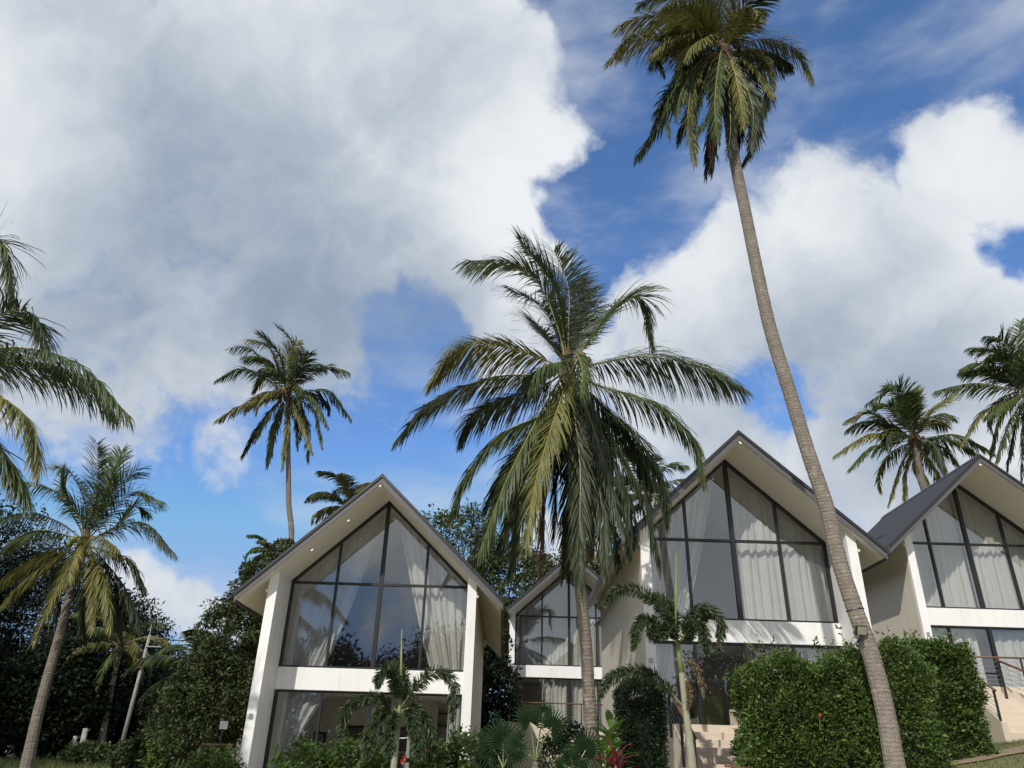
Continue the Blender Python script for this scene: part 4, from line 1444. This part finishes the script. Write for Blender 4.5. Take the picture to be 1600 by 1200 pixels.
# slim trunks standing in the shade
for i, (px, py0, py1, Y, r, lab) in enumerate([(108, 1190, 1150, 43, .12, 'short pale stump post in the shade left of the pole'), (124, 1180, 1138, 44, .16, 'leaning pale dead trunk in the shade left of the pole'), (160, 1178, 1105, 49, .14, 'thin brown trunk in the shade just left of the pole'), (253, 1188, 1135, 33, .16, 'pale bare trunk right of the utility pole')]):
    p0, p1 = at(px, py0, Y), at(px + 10, py1, Y)
    z0 = gzf(p0[0], Y)
    root = thing('bare_trunk', lab, 'tree trunk', (p0[0], Y, z0), 'bare trunks in the shade')
    q = p1 - np.array([p0[0], Y, z0])
    MB().tube([(0, 0, -.2), q * .5 + np.array([.03, 0, 0]), q], [r * 1.1, r, r * .8], 8).build('trunk', 'pole_concrete' if i != 2 else 'bark', root, smooth=True)
    MB().tube([q * .8, q * .9 + np.array([.25, 0, .15])], [r * .35, r * .15], 6).build('branch_stub', 'bark', root)


def bush(label, x, y, rx, ry, h, n, leaf, mat, seed, name='shrub', cat='shrub', group='garden shrubs', z=None, aspect=.45):
    rng = np.random.default_rng(seed)
    g = gzf(x, y) if z is None else z
    root = thing(name, label, cat, (x, y, g), group)
    k = max(8, n // 60)
    v = nrm(rng.normal(0, 1, (k, 3)))
    c = v * (rng.uniform(.4, 1, (k, 1)) ** .5) * np.array([rx, ry, h * .5]) * .85 + np.array([0, 0, h * .5])
    V = clump_leaves(c, rng.uniform(.25, .42, k) * min(rx, h * .5), 60, leaf, rng, aspect=aspect)
    fast_mesh('foliage', V, 4, mat, root)
    m = MB()
    for i in range(5):
        e = c[i % k] * .8
        m.tube([(e[0] * .15, e[1] * .15, -.1), (e[0] * .5, e[1] * .5, e[2] * .6), tuple(e)], [.03, .02, .008], 5)
    m.build('stems', 'bark', root)
    return root


def hedge(label, x0, x1, y0, y1, h, n, leaf, mat, seed, wob=.18, tops=None, group='clipped hedges'):
    """leafy block: leaves over an uneven box shell round a dark twig core"""
    rng = np.random.default_rng(seed)
    xc, yc = (x0 + x1) / 2, (y0 + y1) / 2
    g = gzf(xc, yc)
    root = thing('hedge', label, 'hedge', (xc, yc, g), group)
    hx, hy = (x1 - x0) / 2, (y1 - y0) / 2
    A = [2 * hx * h, 2 * hx * h * .5, 2 * hy * h, 2 * hy * h, 4 * hx * hy]
    pr = np.array(A) / sum(A)
    f = rng.choice(5, n, p=pr)
    u, v = rng.uniform(-1, 1, n), rng.random(n)
    P = np.zeros((n, 3))
    N = np.zeros((n, 3))
    for k, (ax, sg) in enumerate(((1, -1), (1, 1), (0, -1), (0, 1), (2, 1))):
        q = f == k
        if ax == 1:
            P[q] = np.stack([u[q] * hx, np.full(q.sum(), sg * hy), v[q] * h], -1)
        elif ax == 0:
            P[q] = np.stack([np.full(q.sum(), sg * hx), u[q] * hy, v[q] * h], -1)
        else:
            P[q] = np.stack([u[q] * hx, (v[q] * 2 - 1) * hy, np.full(q.sum(), h)], -1)
        N[q, ax] = sg
    ph = rng.uniform(0, 6, 8)

    def field(P):
        return (np.sin(P[:, 0] * 3.1 + ph[0]) * np.sin(P[:, 2] * 2.7 + ph[1]) + np.sin(P[:, 0] * 6.3 + P[:, 2] * 4.1 + ph[2]) * .7 + np.sin(P[:, 2] * 8 + P[:, 1] * 5 + ph[3]) * .5) / 2.0
    dep = np.abs(rng.normal(0, .10, n))
    P = P + N * (field(P) * wob)[:, None] - N * dep[:, None] + rng.normal(0, .035, (n, 3))
    topk = np.clip((P[:, 2] - h * .55) / (h * .45), 0, 1)
    if tops:
        tx = np.interp(P[:, 0] / hx, np.linspace(-1, 1, len(tops)), tops)
        P[:, 2] *= (1 + (tx - 1) * 1.0)
    P[:, 2] += topk * .10 * np.sin(P[:, 0] * 5 + ph[4])
    # shoots standing out of the top
    D = nrm(N * .9 + rng.normal(0, .55, (n, 3)) + np.array([0, 0, .1]))
    V = leaf_quads(P, D, leaf, rng, .5)
    ns = int(hx * 2 * 9)
    sx = rng.uniform(-hx, hx, ns)
    sy = rng.uniform(-hy, hy, ns)
    sh = h * (np.interp(sx / hx, np.linspace(-1, 1, len(tops)), tops) if tops else np.ones(ns))
    sl = rng.uniform(.1, .46, ns)
    PP = []
    for i in range(ns):
        t = rng.random(14)
        lean = rng.normal(0, .25, 2)
        PP.append(np.stack([sx[i] + lean[0] * t * sl[i], sy[i] + lean[1] * t * sl[i], sh[i] + t * sl[i]], -1))
    PP = np.vstack(PP)
    V2 = leaf_quads(PP, nrm(rng.normal(0, .7, PP.shape) + np.array([0, 0, .5])), leaf, rng, .5)
    fast_mesh('foliage', np.vstack([V, V2]), 4, mat, root)
    m = MB()
    K = 7
    ins = .24
    cols = []
    tt = tops or [1, 1]
    for i in range(K):
        a = -1 + 2 * i / (K - 1)
        top = h * np.interp(a, np.linspace(-1, 1, len(tt)), tt) - ins
        cols.append((a * (hx - ins), top))
    for i in range(K - 1):
        (xa, ta), (xb, tb) = cols[i], cols[i + 1]
        m.prism([(xa, -.4), (xb, -.4), (xb, tb), (xa, ta)], -hy + ins, hy - ins)
    m.build('twig_core', 'twig_core', root)
    return root


def hedge_px(label, xa, xb, ytop, Y, depth, n, leaf, mat, seed, tops=None, yref=1150, **kw):
    a, b_ = at(xa, yref, Y), at(xb, yref, Y)
    g = gzf((a[0] + b_[0]) / 2, Y + depth / 2)
    h = at((xa + xb) / 2, ytop, Y)[2] - g
    return hedge(label, a[0], b_[0], Y, Y + depth, h, n, leaf, mat, seed, tops=tops, **kw)


hedge_px('broad leafy hedge left of the leaning trunk beside the cream stairs', 1180, 1372, 1030, 15.6, 1.3, 44000, .066, 'hedge_leaf', 31, tops=[.90, .98, 1.05, .96, .92, 1.06, .97, 1.02])
hedge_px('leafy hedge directly right of the leaning trunk', 1352, 1474, 1014, 15.4, 1.4, 32000, .066, 'hedge_leaf', 32, tops=[1.05, .98, .94, 1.05, .99, .91])
hedge_px('darker hedge beside the right hand stairs', 1440, 1550, 1006, 19.8, 1.4, 26000, .085, 'hedge_leaf', 33, tops=[.98, 1.0, .97, 1.05, 1.03, .98])
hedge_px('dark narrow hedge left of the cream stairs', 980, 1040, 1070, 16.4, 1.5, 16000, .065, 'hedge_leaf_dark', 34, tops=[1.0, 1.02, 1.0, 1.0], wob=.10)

# shrubs in front of the leftmost villa
for i, (px, py, Y, rx, h, mat, lab) in enumerate([
        (478, 1140, 19.6, .75, 1.45, 'shrub_leaf', 'bright green shrub at the left window foot of the leftmost villa'),
        (545, 1138, 19.8, .70, 1.5, 'shrub_leaf', 'green shrub just left of the foxtail palm'),
        (590, 1142, 18.2, .45, 1.1, 'shrub_leaf', 'small shrub right behind the foxtail palm trunk'),
        (672, 1140, 18.6, .55, 1.35, 'hedge_leaf', 'flowering shrub with red blooms right of the foxtail palm'),
        (730, 1122, 18.8, .52, 1.65, 'shrub_leaf', 'upright glossy shrub at the right corner of the leftmost villa'),
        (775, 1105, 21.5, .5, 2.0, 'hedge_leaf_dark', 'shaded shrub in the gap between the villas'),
        (335, 1160, 21.5, .95, 1.6, 'hedge_leaf', 'leafy shrub beside the reddish handrail'),
        (300, 1125, 30, 1.3, 2.2, 'hedge_leaf', 'shrub below the leafy tree near the young palm'),
        (232, 1150, 36, 1.6, 2.0, 'tree_leaf', 'low shrub right of the utility pole foot'),
        (150, 1160, 42, 1.8, 1.7, 'tree_leaf', 'low shrub left of the utility pole foot'),
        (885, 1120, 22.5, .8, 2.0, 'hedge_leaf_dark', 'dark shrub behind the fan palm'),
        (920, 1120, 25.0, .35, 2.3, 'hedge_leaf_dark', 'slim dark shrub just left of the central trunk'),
        (285, 1085, 36, 1.4, 3.6, 'tree_leaf', 'taller shrub in front of the young palm')]):
    p = at(px, py, Y)
    g = gzf(p[0], Y)
    top = p[2]
    bush(lab, p[0], Y, rx, rx * .8, max(.6, top - g), int(900 + 2200 * rx * h * .8), .10 if Y < 26 else .18, mat, 50 + i, z=g)


def flower(px, py, Y, lab, r=.07):
    p = at(px, py, Y)
    root = thing('hibiscus_flower', lab, 'flower', p, 'red garden flowers')
    m = MB()
    for k in range(5):
        a = k * 1.2566
        d = np.array([math.cos(a), -.35, math.sin(a)])
        s = np.array([-math.sin(a), 0, math.cos(a)])
        m.add([(0, 0, 0), tuple(d * r * .6 + s * r * .45), tuple(d * r * 1.1), tuple(d * r * .6 - s * r * .45)], [(0, 1, 2, 3)])
    m.build('petals', 'red_petal', root)
    MB().tube([(0, 0, 0), (.01, -r * 1.3, .01)], [.008, .005], 5).build('stamen', 'frond_rib', root)
    MB().tube([(0, .01, 0), (.02, .15, -.25)], [.007, .007], 5).build('stalk', 'foxtail_shaft', root)


for px, py, lab in ((664, 1172, 'red flower high on the shrub right of the foxtail palm'), (629, 1190, 'orange red flower low beside the white garden post'), (632, 1184, 'upper of the two blooms beside the white garden post'), (1281, 1117, 'single orange flower in the broad hedge')):
    flower(px, py, 17.6 if px < 1000 else 15.12, lab, .055 if px < 1000 else .035)

# white garden post lamp
p = at(635, 1200, 18.0)
gl = thing('garden_post', 'white garden post with dark clip beside the foxtail palm', 'post', (p[0], 18.0, gzf(p[0], 18)))
ht = at(636, 1150, 18.0)[2] - gzf(p[0], 18)
MB().box(-.045, .045, -.045, .045, -.1, ht * .78).build('post', 'white_metal', gl, bevel=.008)
MB().box(-.03, .03, -.03, .03, ht * .78 + .001, ht).build('upper_tube', 'white_metal', gl)
MB().box(-.06, .06, -.06, .06, ht * .70, ht * .75).build('clip', 'black_metal', gl)
MB().tube([(-.22, 0, ht * .97), (.22, 0, ht * .99)], .012, 6).build('cross_arm', 'white_metal', gl)


# ------------------------------------------------------------------ foxtail palms
def foxtail_frond(path, parent, n=170, Lmax=.40, width=.0125, mat='foxtail_leaf'):
    C, length = catmull(path, 48)
    T = nrm(np.gradient(C, axis=0))
    m = n * 4
    s_ = RNG.uniform(.10, 1, m)
    idx = s_ * 47
    P = np.stack([np.interp(idx, np.arange(48), C[:, k]) for k in range(3)], -1)
    t = nrm(np.stack([np.interp(idx, np.arange(48), T[:, k]) for k in range(3)], -1))
    r = RNG.normal(0, 1, (m, 3))
    rad = nrm(np.cross(t, r))
    LL = Lmax * np.minimum(1, .45 + s_ * 3) * np.clip((1.1 - s_) / .35, .35, 1) * RNG.uniform(.75, 1.1, m)
    d0 = nrm(rad * .85 + t * .55)
    g = np.array([0, 0, -1.0])
    d1 = nrm(d0 + g * .35)
    d2 = nrm(d1 + g * .5)
    p1 = P + d0 * (LL * .4)[:, None]
    p2 = p1 + d1 * (LL * .35)[:, None]
    p3 = p2 + d2 * (LL * .25)[:, None]
    w = nrm(np.cross(d0, RNG.normal(0, 1, (m, 3)))) * width
    V = np.stack([P - w * .4, P + w * .4, p1 - w, p1 + w, p2 - w * .8, p2 + w * .8, p3], 1).reshape(-1, 3)
    mb = MB()
    mb.v = [tuple(p) for p in V.tolist()]
    b = np.arange(m) * 7
    for k in ((0, 1, 3, 2), (2, 3, 5, 4)):
        mb.f += [tuple(q) for q in (b[:, None] + np.array(k)[None]).tolist()]
    mb.f += [tuple(q) for q in (b[:, None] + np.array((4, 5, 6))[None]).tolist()]
    mb.m = [0] * len(mb.f)
    mb.tube(C[::3], np.linspace(1, .2, len(C[::3])) * .020, 5, 1)
    return mb.build('frond', [mat, 'foxtail_shaft'], parent)


def foxtail(label, base_px, tpts, Y, crown_px, fronds, spear, ox, oy, sc, r0=.09, Lmax=.40):
    tp = [at(ox + x * sc, oy + y * sc, Y) for x, y in tpts]
    b = tp[0].copy()
    d = (tp[0] - tp[1])
    g = gzf(b[0], Y)
    b = b + d / abs(d[2]) * max(0.0, b[2] - g + .05)
    root = thing('foxtail_palm', label, 'palm tree', b, 'foxtail palms')
    c = np.array(tp[-1])
    pts = [b - b] + [p - b for p in tp]
    k = len(pts)
    trunk_mesh(pts[:-1], r0, r0 * .75, root, ring=.16, mat='foxtail_trunk', flare=1.5)
    MB().tube(pts[-2:], [r0 * .8, r0 * .45], 9).build('crown_shaft', 'foxtail_shaft', root, smooth=True)
    if spear:
        sp = [at(ox + x * sc, oy + y * sc, Y) - b for x, y in spear]
        MB().tube(sp, [.022, .030, .012], 6).build('spear_leaf', 'foxtail_shaft', root, smooth=True)
    for (dY, dead, P) in fronds:
        w = [at(ox + x * sc, oy + y * sc, Y + dY * i / (len(P) - 1)) - b for i, (x, y) in enumerate(P)]
        foxtail_frond(w, root, n=170 if not dead else 50, Lmax=Lmax * (1 if not dead else .5), mat='foxtail_leaf' if not dead else 'frond_leaf_dead')
    return root


foxtail('foxtail palm with tall spear in front of the leftmost villa', None, [(660, 1200), (668, 1120), (678, 1020), (683, 960)], 17.0, None, [
    (-.5, 0, [(682, 970), (668, 880), (640, 830), (610, 850), (600, 900)]),
    (-.2, 0, [(680, 990), (600, 940), (520, 950), (470, 1010), (462, 1095)]),
    (.2, 0, [(685, 975), (750, 890), (830, 838), (885, 890), (878, 1030)]),
    (-1.0, 0, [(680, 990), (660, 1020), (645, 1080), (640, 1170)]),
    (.3, 0, [(690, 985), (740, 975), (790, 1040), (815, 1150)]),
    (-.7, 0, [(690, 990), (720, 1000), (745, 1080), (760, 1170)]),
    (-.4, 0, [(676, 1000), (610, 1000), (570, 1080), (560, 1170)]),
    (.9, 0, [(685, 970), (700, 900), (680, 830), (640, 810)])],
    [(684, 980), (688, 830), (691, 678)], 340, 700, 500 / 1200., r0=.065, Lmax=.235)
foxtail('foxtail palm with arching fronds at the foot of the cream stairs', None, [(715, 1195), (705, 1100), (690, 980), (678, 870), (660, 745)], 15.8, None, [
    (-.3, 0, [(660, 755), (610, 650), (540, 590), (460, 580), (395, 650)]),
    (-.9, 0, [(662, 760), (590, 700), (535, 690), (508, 790)]),
    (.3, 0, [(668, 750), (715, 660), (775, 650), (815, 700), (805, 800)]),
    (-.8, 0, [(672, 760), (720, 700), (750, 720), (765, 810)]),
    (.2, 0, [(682, 985), (600, 895), (510, 860), (430, 890), (390, 965)]),
    (.8, 0, [(664, 750), (640, 650), (600, 610), (550, 620)]),
    (.5, 0, [(668, 760), (700, 740), (740, 680), (790, 660)]),
    (-.5, 1, [(680, 850), (715, 830), (740, 880), (755, 950)]),
    (-.2, 1, [(684, 880), (705, 920), (700, 1000)]),
    (-.7, 0, [(660, 770), (640, 720), (590, 740), (560, 720)])],
    [(657, 760), (658, 600), (659, 448)], 760, 660, .45, r0=.075, Lmax=.21)


# ------------------------------------------------------------------ fan palms, ginger, cordyline
def fan_leaf(c, axis, normal, R, parent, spread=2.3, k=24, mat='fan_leaf'):
    axis = np.array(axis) / np.linalg.norm(axis)
    normal = np.array(normal, float)
    normal = normal - axis * normal.dot(axis)
    normal /= np.linalg.norm(normal)
    side = np.cross(normal, axis)
    m = MB()
    for i in range(k):
        a = -spread + 2 * spread * i / (k - 1)
        da = spread / (k - 1) * 1.05
        L = R * (1 - .18 * abs(a) / spread) * random.uniform(.92, 1.06)

        def pt(a, r, h):
            return np.array(c) + (axis * math.cos(a) + side * math.sin(a)) * r + normal * h
        dr = -0.05 * R
        p0 = np.array(c)
        p1, p2, pm = pt(a - da, L * .42, 0), pt(a + da, L * .42, 0), pt(a, L * .42, .06 * R)
        q1, q2 = pt(a - da * .36, L * .74, dr), pt(a + da * .36, L * .74, dr)
        tip = pt(a, L, dr * 2.2) + np.array([0, 0, -.06 * R * random.random()])
        m.add([p0, p1, pm, p2, q1, q2, tip], [(0, 1, 2), (0, 2, 3), (1, 4, 5, 2), (2, 5, 3), (4, 6, 5)])
    return m.build('fan_leaf', mat, parent)


def fan_palm(label, px, py, Y, leaves, seed):
    p = at(px, py, Y)
    g = gzf(p[0], Y)
    base = np.array([p[0], Y, g])
    root = thing('fan_palm', label, 'palm tree', base, 'fan palms')
    c = p - base
    trunk_mesh([np.array([0, 0, -.1]), c * .5, c], .07, .06, root, n=8, ring=.08)
    for (lx, ly, R, dy, ax, nz) in leaves:
        q = at(lx, ly, Y + dy) - base
        MB().tube([c, (c + q) / 2 + np.array([0, 0, .06]), q], [.016, .013, .010], 5).build('leaf_stalk', 'foxtail_shaft', root)
        d = np.array([math.cos(ax), -.1, math.sin(ax)])
        fan_leaf(q, d, (0.15, -1, nz), R, root)
    return root


fan_palm('fan palm with round leaves beside the pale retaining wall', 836, 1190, 16.0, [
    (828, 1128, .44, -.1, 1.9, .4), (862, 1136, .40, -.5, .9, .35), (812, 1158, .36, -.3, 3.2, .7), (850, 1114, .30, .4, 1.2, .3), (806, 1170, .36, .1, 3.6, .6)], 1)
fan_palm('small fan palm at the foot of the central trunk', 898, 1215, 15.4, [
    (892, 1185, .34, -.2, 2.0, .7), (915, 1172, .45, .1, 1.0, .2), (880, 1195, .32, .2, 2.9, .8), (905, 1200, .3, -.3, .4, .8)], 2)
fan_palm('dark fan palm low in the gap between the villas', 786, 1200, 17.6, [
    (786, 1160, .55, 0, 1.6, .5), (770, 1170, .5, .2, 2.6, .6), (800, 1175, .48, -.2, .5, .6)], 3)


def blade_plant(label, px, py, Y, blades, mat, name, cat, w=.10, seed=0):
    rnd = random.Random(seed)
    p = at(px, py, Y)
    g = gzf(p[0], Y)
    root = thing(name, label, cat, (p[0], Y, g))
    c = p - np.array([p[0], Y, g])
    MB().tube([(0, 0, -.1), c * .5, c], [.04, .035, .02], 7).build('stem', 'foxtail_shaft', root)
    for i in range(blades):
        az = i * 2.399 + rnd.uniform(-.3, .3)
        el = rnd.uniform(.25, 1.35)
        L = rnd.uniform(.45, .75)
        d = np.array([math.cos(az) * math.cos(el), math.sin(az) * math.cos(el), math.sin(el)])
        s = nrm(np.cross(d, np.array([0, 0, 1.0])))
        z = np.cross(s, d)
        st = np.array([0, 0, c[2] * rnd.uniform(.55, 1)])
        m = MB()
        vs = []
        for k, (t, f) in enumerate(((0, .15), (.3, .9), (.6, 1), (.85, .55))):
            q = st + d * L * t + np.array([0, 0, -.35 * L * t * t])
            vs += [q - s * w * f * .5 + z * .02 * f, q, q + s * w * f * .5 + z * .02 * f]
        vs.append(st + d * L + np.array([0, 0, -.35 * L]))
        fs = []
        for k in range(3):
            a = k * 3
            fs += [(a, a + 1, a + 4, a + 3), (a + 1, a + 2, a + 5, a + 4)]
        fs += [(9, 10, 12), (10, 11, 12)]
        m.add(vs, fs)
        m.build('leaf', mat, root, smooth=True)
    return root


blade_plant('bright green broad leaved plant right of the central trunk', 955, 1140, 16.3, 26, 'ginger_leaf', 'ginger_plant', 'plant', .17, 4)
blade_plant('lower light green plant leaning on the central trunk', 945, 1165, 15.9, 18, 'ginger_leaf', 'ginger_plant', 'plant', .15, 6)
blade_plant('red leaved plant at the foot of the dark hedge', 962, 1190, 15.2, 34, 'cordyline_leaf', 'cordyline', 'plant', .06, 5)

# ------------------------------------------------------------------ utility pole and wires
YP = 45.0
pb, pt = at(183, 1190, YP), at(234, 992, YP)
g = gzf(pb[0], YP)
up = thing('utility_pole', 'leaning grey concrete utility pole before the dark trees', 'utility pole', (pb[0], YP, g))
b0 = np.array([pb[0], YP, g])
q = pt - b0
tip = at(237, 975, YP) - b0
MB().tube([(0, 0, -.2), q], [.12, .075], 10).build('pole', 'pole_concrete', up, smooth=True)
MB().tube([q * .99, tip], [.035, .015], 6).build('top_spike', 'galvanised', up)
arms = []
for (y, ln) in ((1010, 22), (1027, 15)):
    a = at(230 if y == 1010 else 226, y, YP - .12) - b0
    e = at((230 if y == 1010 else 226) + ln, y + 1, YP - .12) - b0
    MB().box(a[0] - .1, e[0], a[1] - .03, a[1] + .03, a[2] - .03, a[2] + .03).build('cross_arm', 'galvanised', up)
    arms.append((a, e))
a, e = arms[0]
for f in (.45, .95):
    x = a[0] + (e[0] - a[0]) * f
    m = MB()
    for k in range(3):
        m.tube([(x, a[1], a[2] + .06 + k * .1), (x, a[1], a[2] + .14 + k * .1)], [.09, .05], 8)
    m.build('insulator', 'insulator', up)
rp = at(217.5, 1037, YP - .2) - b0
MB().box(rp[0] - .17, rp[0] + .15, rp[1] - .03, rp[1] + .02, rp[2] - .22, rp[2] + .22).build('warning_plate', 'red_sign', up)
for f, lab in ((.45, 'upper power line leaving the utility pole'), (.95, 'lower power line leaving the utility pole')):
    x = a[0] + (e[0] - a[0]) * f
    s = b0 + np.array([x, a[1], a[2] + .38])
    en = np.array([9.0, 72.0, 12.0 + f])
    pts = [s + (en - s) * t + np.array([0, 0, -2.0 * t * (1 - t)]) for t in np.linspace(0, 1, 14)]
    tag(MB().tube(pts, .02, 5).build('power_line', 'black_metal'), lab, 'cable', 'power lines')

# ------------------------------------------------------------------ floodlight on the leaning trunk
YFl = tp[3][1] - .32
fp = at(1346, 985, YFl)
fl = thing('floodlight', 'small square floodlight fixed to the leaning trunk above the hedge', 'lamp', fp)
hw_, hh_ = .105, .085
tilt = .35
m = MB().box(-hw_, hw_, -.02, .03, -hh_, hh_)
o1 = m.build('housing', 'black_metal', fl, bevel=.008)
o2 = MB().box(-hw_ + .018, hw_ - .018, -.026, -.021, -hh_ + .015, hh_ - .015).build('lens', 'lamp_lens', fl)
for o in (o1, o2):
    o.rotation_euler = (tilt, 0, .1)
MB().tube([(0, .03, -hh_ * .4), (-.01, .06, -hh_ * 1.6), (-.02, .22, -hh_ * 2.1)], .016, 6).build('bracket', 'black_metal', fl)
MB().box(-.03, .01, .0, .05, -hh_ * 2.1, -hh_ * 1.1).build('junction_box', 'black_metal', fl)
cb = MB()
cc = at(1336, 953, tp[3][1])
ring = []
for k in range(15):
    a = 2 * math.pi * k / 14
    ring.append((cc[0] + .162 * math.cos(a), cc[1] + .162 * math.sin(a), cc[2] + .02 * math.cos(a)))
cb.tube(ring, .008, 5, cap=False)
tag(cb.build('trunk_strap', 'black_metal'), 'thin dark strap tied round the leaning trunk above the floodlight', 'strap')

# white lamp box among the shrubs left of the leftmost villa
p = at(349, 1133, 22.4)
lb = thing('garden_lamp', 'small white slatted lamp box left of the leftmost villa', 'lamp', (p[0], 22.4, gzf(p[0], 22.4)))
z = p[2] - gzf(p[0], 22.4)
MB().tube([(0, 0, -.1), (0, 0, z - .1)], .025, 8).build('stand', 'black_metal', lb)
MB().box(-.09, .09, -.02, .1, z - .1, z + .1).build('box', 'white_metal', lb, bevel=.005)
for k in (-.05, 0, .05):
    MB().box(k - .012, k + .012, -.028, -.021, z - .08, z + .08).build('slat', 'galvanised', lb)
MB().box(-.11, .11, -.03, .11, z + .102, z + .12).build('cap', 'black_metal', lb)

# ------------------------------------------------------------------ trees behind the viewer, seen mirrored in the glass
for i, (x, y, h, r, lab) in enumerate([(-30, -24, 13.0, 5.2, 'far left'), (-17, -27, 12.2, 5.2, 'left'), (-5, -28, 13.5, 5.4, 'centre'), (8, -27, 12, 5.2, 'right'), (21, -25, 13, 5.2, 'far right'), (-11, -31, 11.5, 5.4, 'left of centre'), (2, -32, 12, 5.4, 'right of centre')]):
    tree('dark tree across the garden, mirrored in the villa glass, ' + lab, x, y, h, r, 240, 56, .40, 'tree_leaf_dark', seed=80 + i, trunk_r=.25, zc=h * .52, rz=h * .48, group='trees mirrored in the windows')

for i, (x, y, h, r, lab) in enumerate([(-40, 42, 21, 6, 'tall unseen tree beyond the left edge shading the dark wood'), (-36, 33, 18, 5.2, 'unseen shade tree beyond the left edge behind the near palm'), (-30, 26, 15, 4.6, 'nearest unseen shade tree beyond the left edge')]):  # out of view, added to cast shade on the dark trees
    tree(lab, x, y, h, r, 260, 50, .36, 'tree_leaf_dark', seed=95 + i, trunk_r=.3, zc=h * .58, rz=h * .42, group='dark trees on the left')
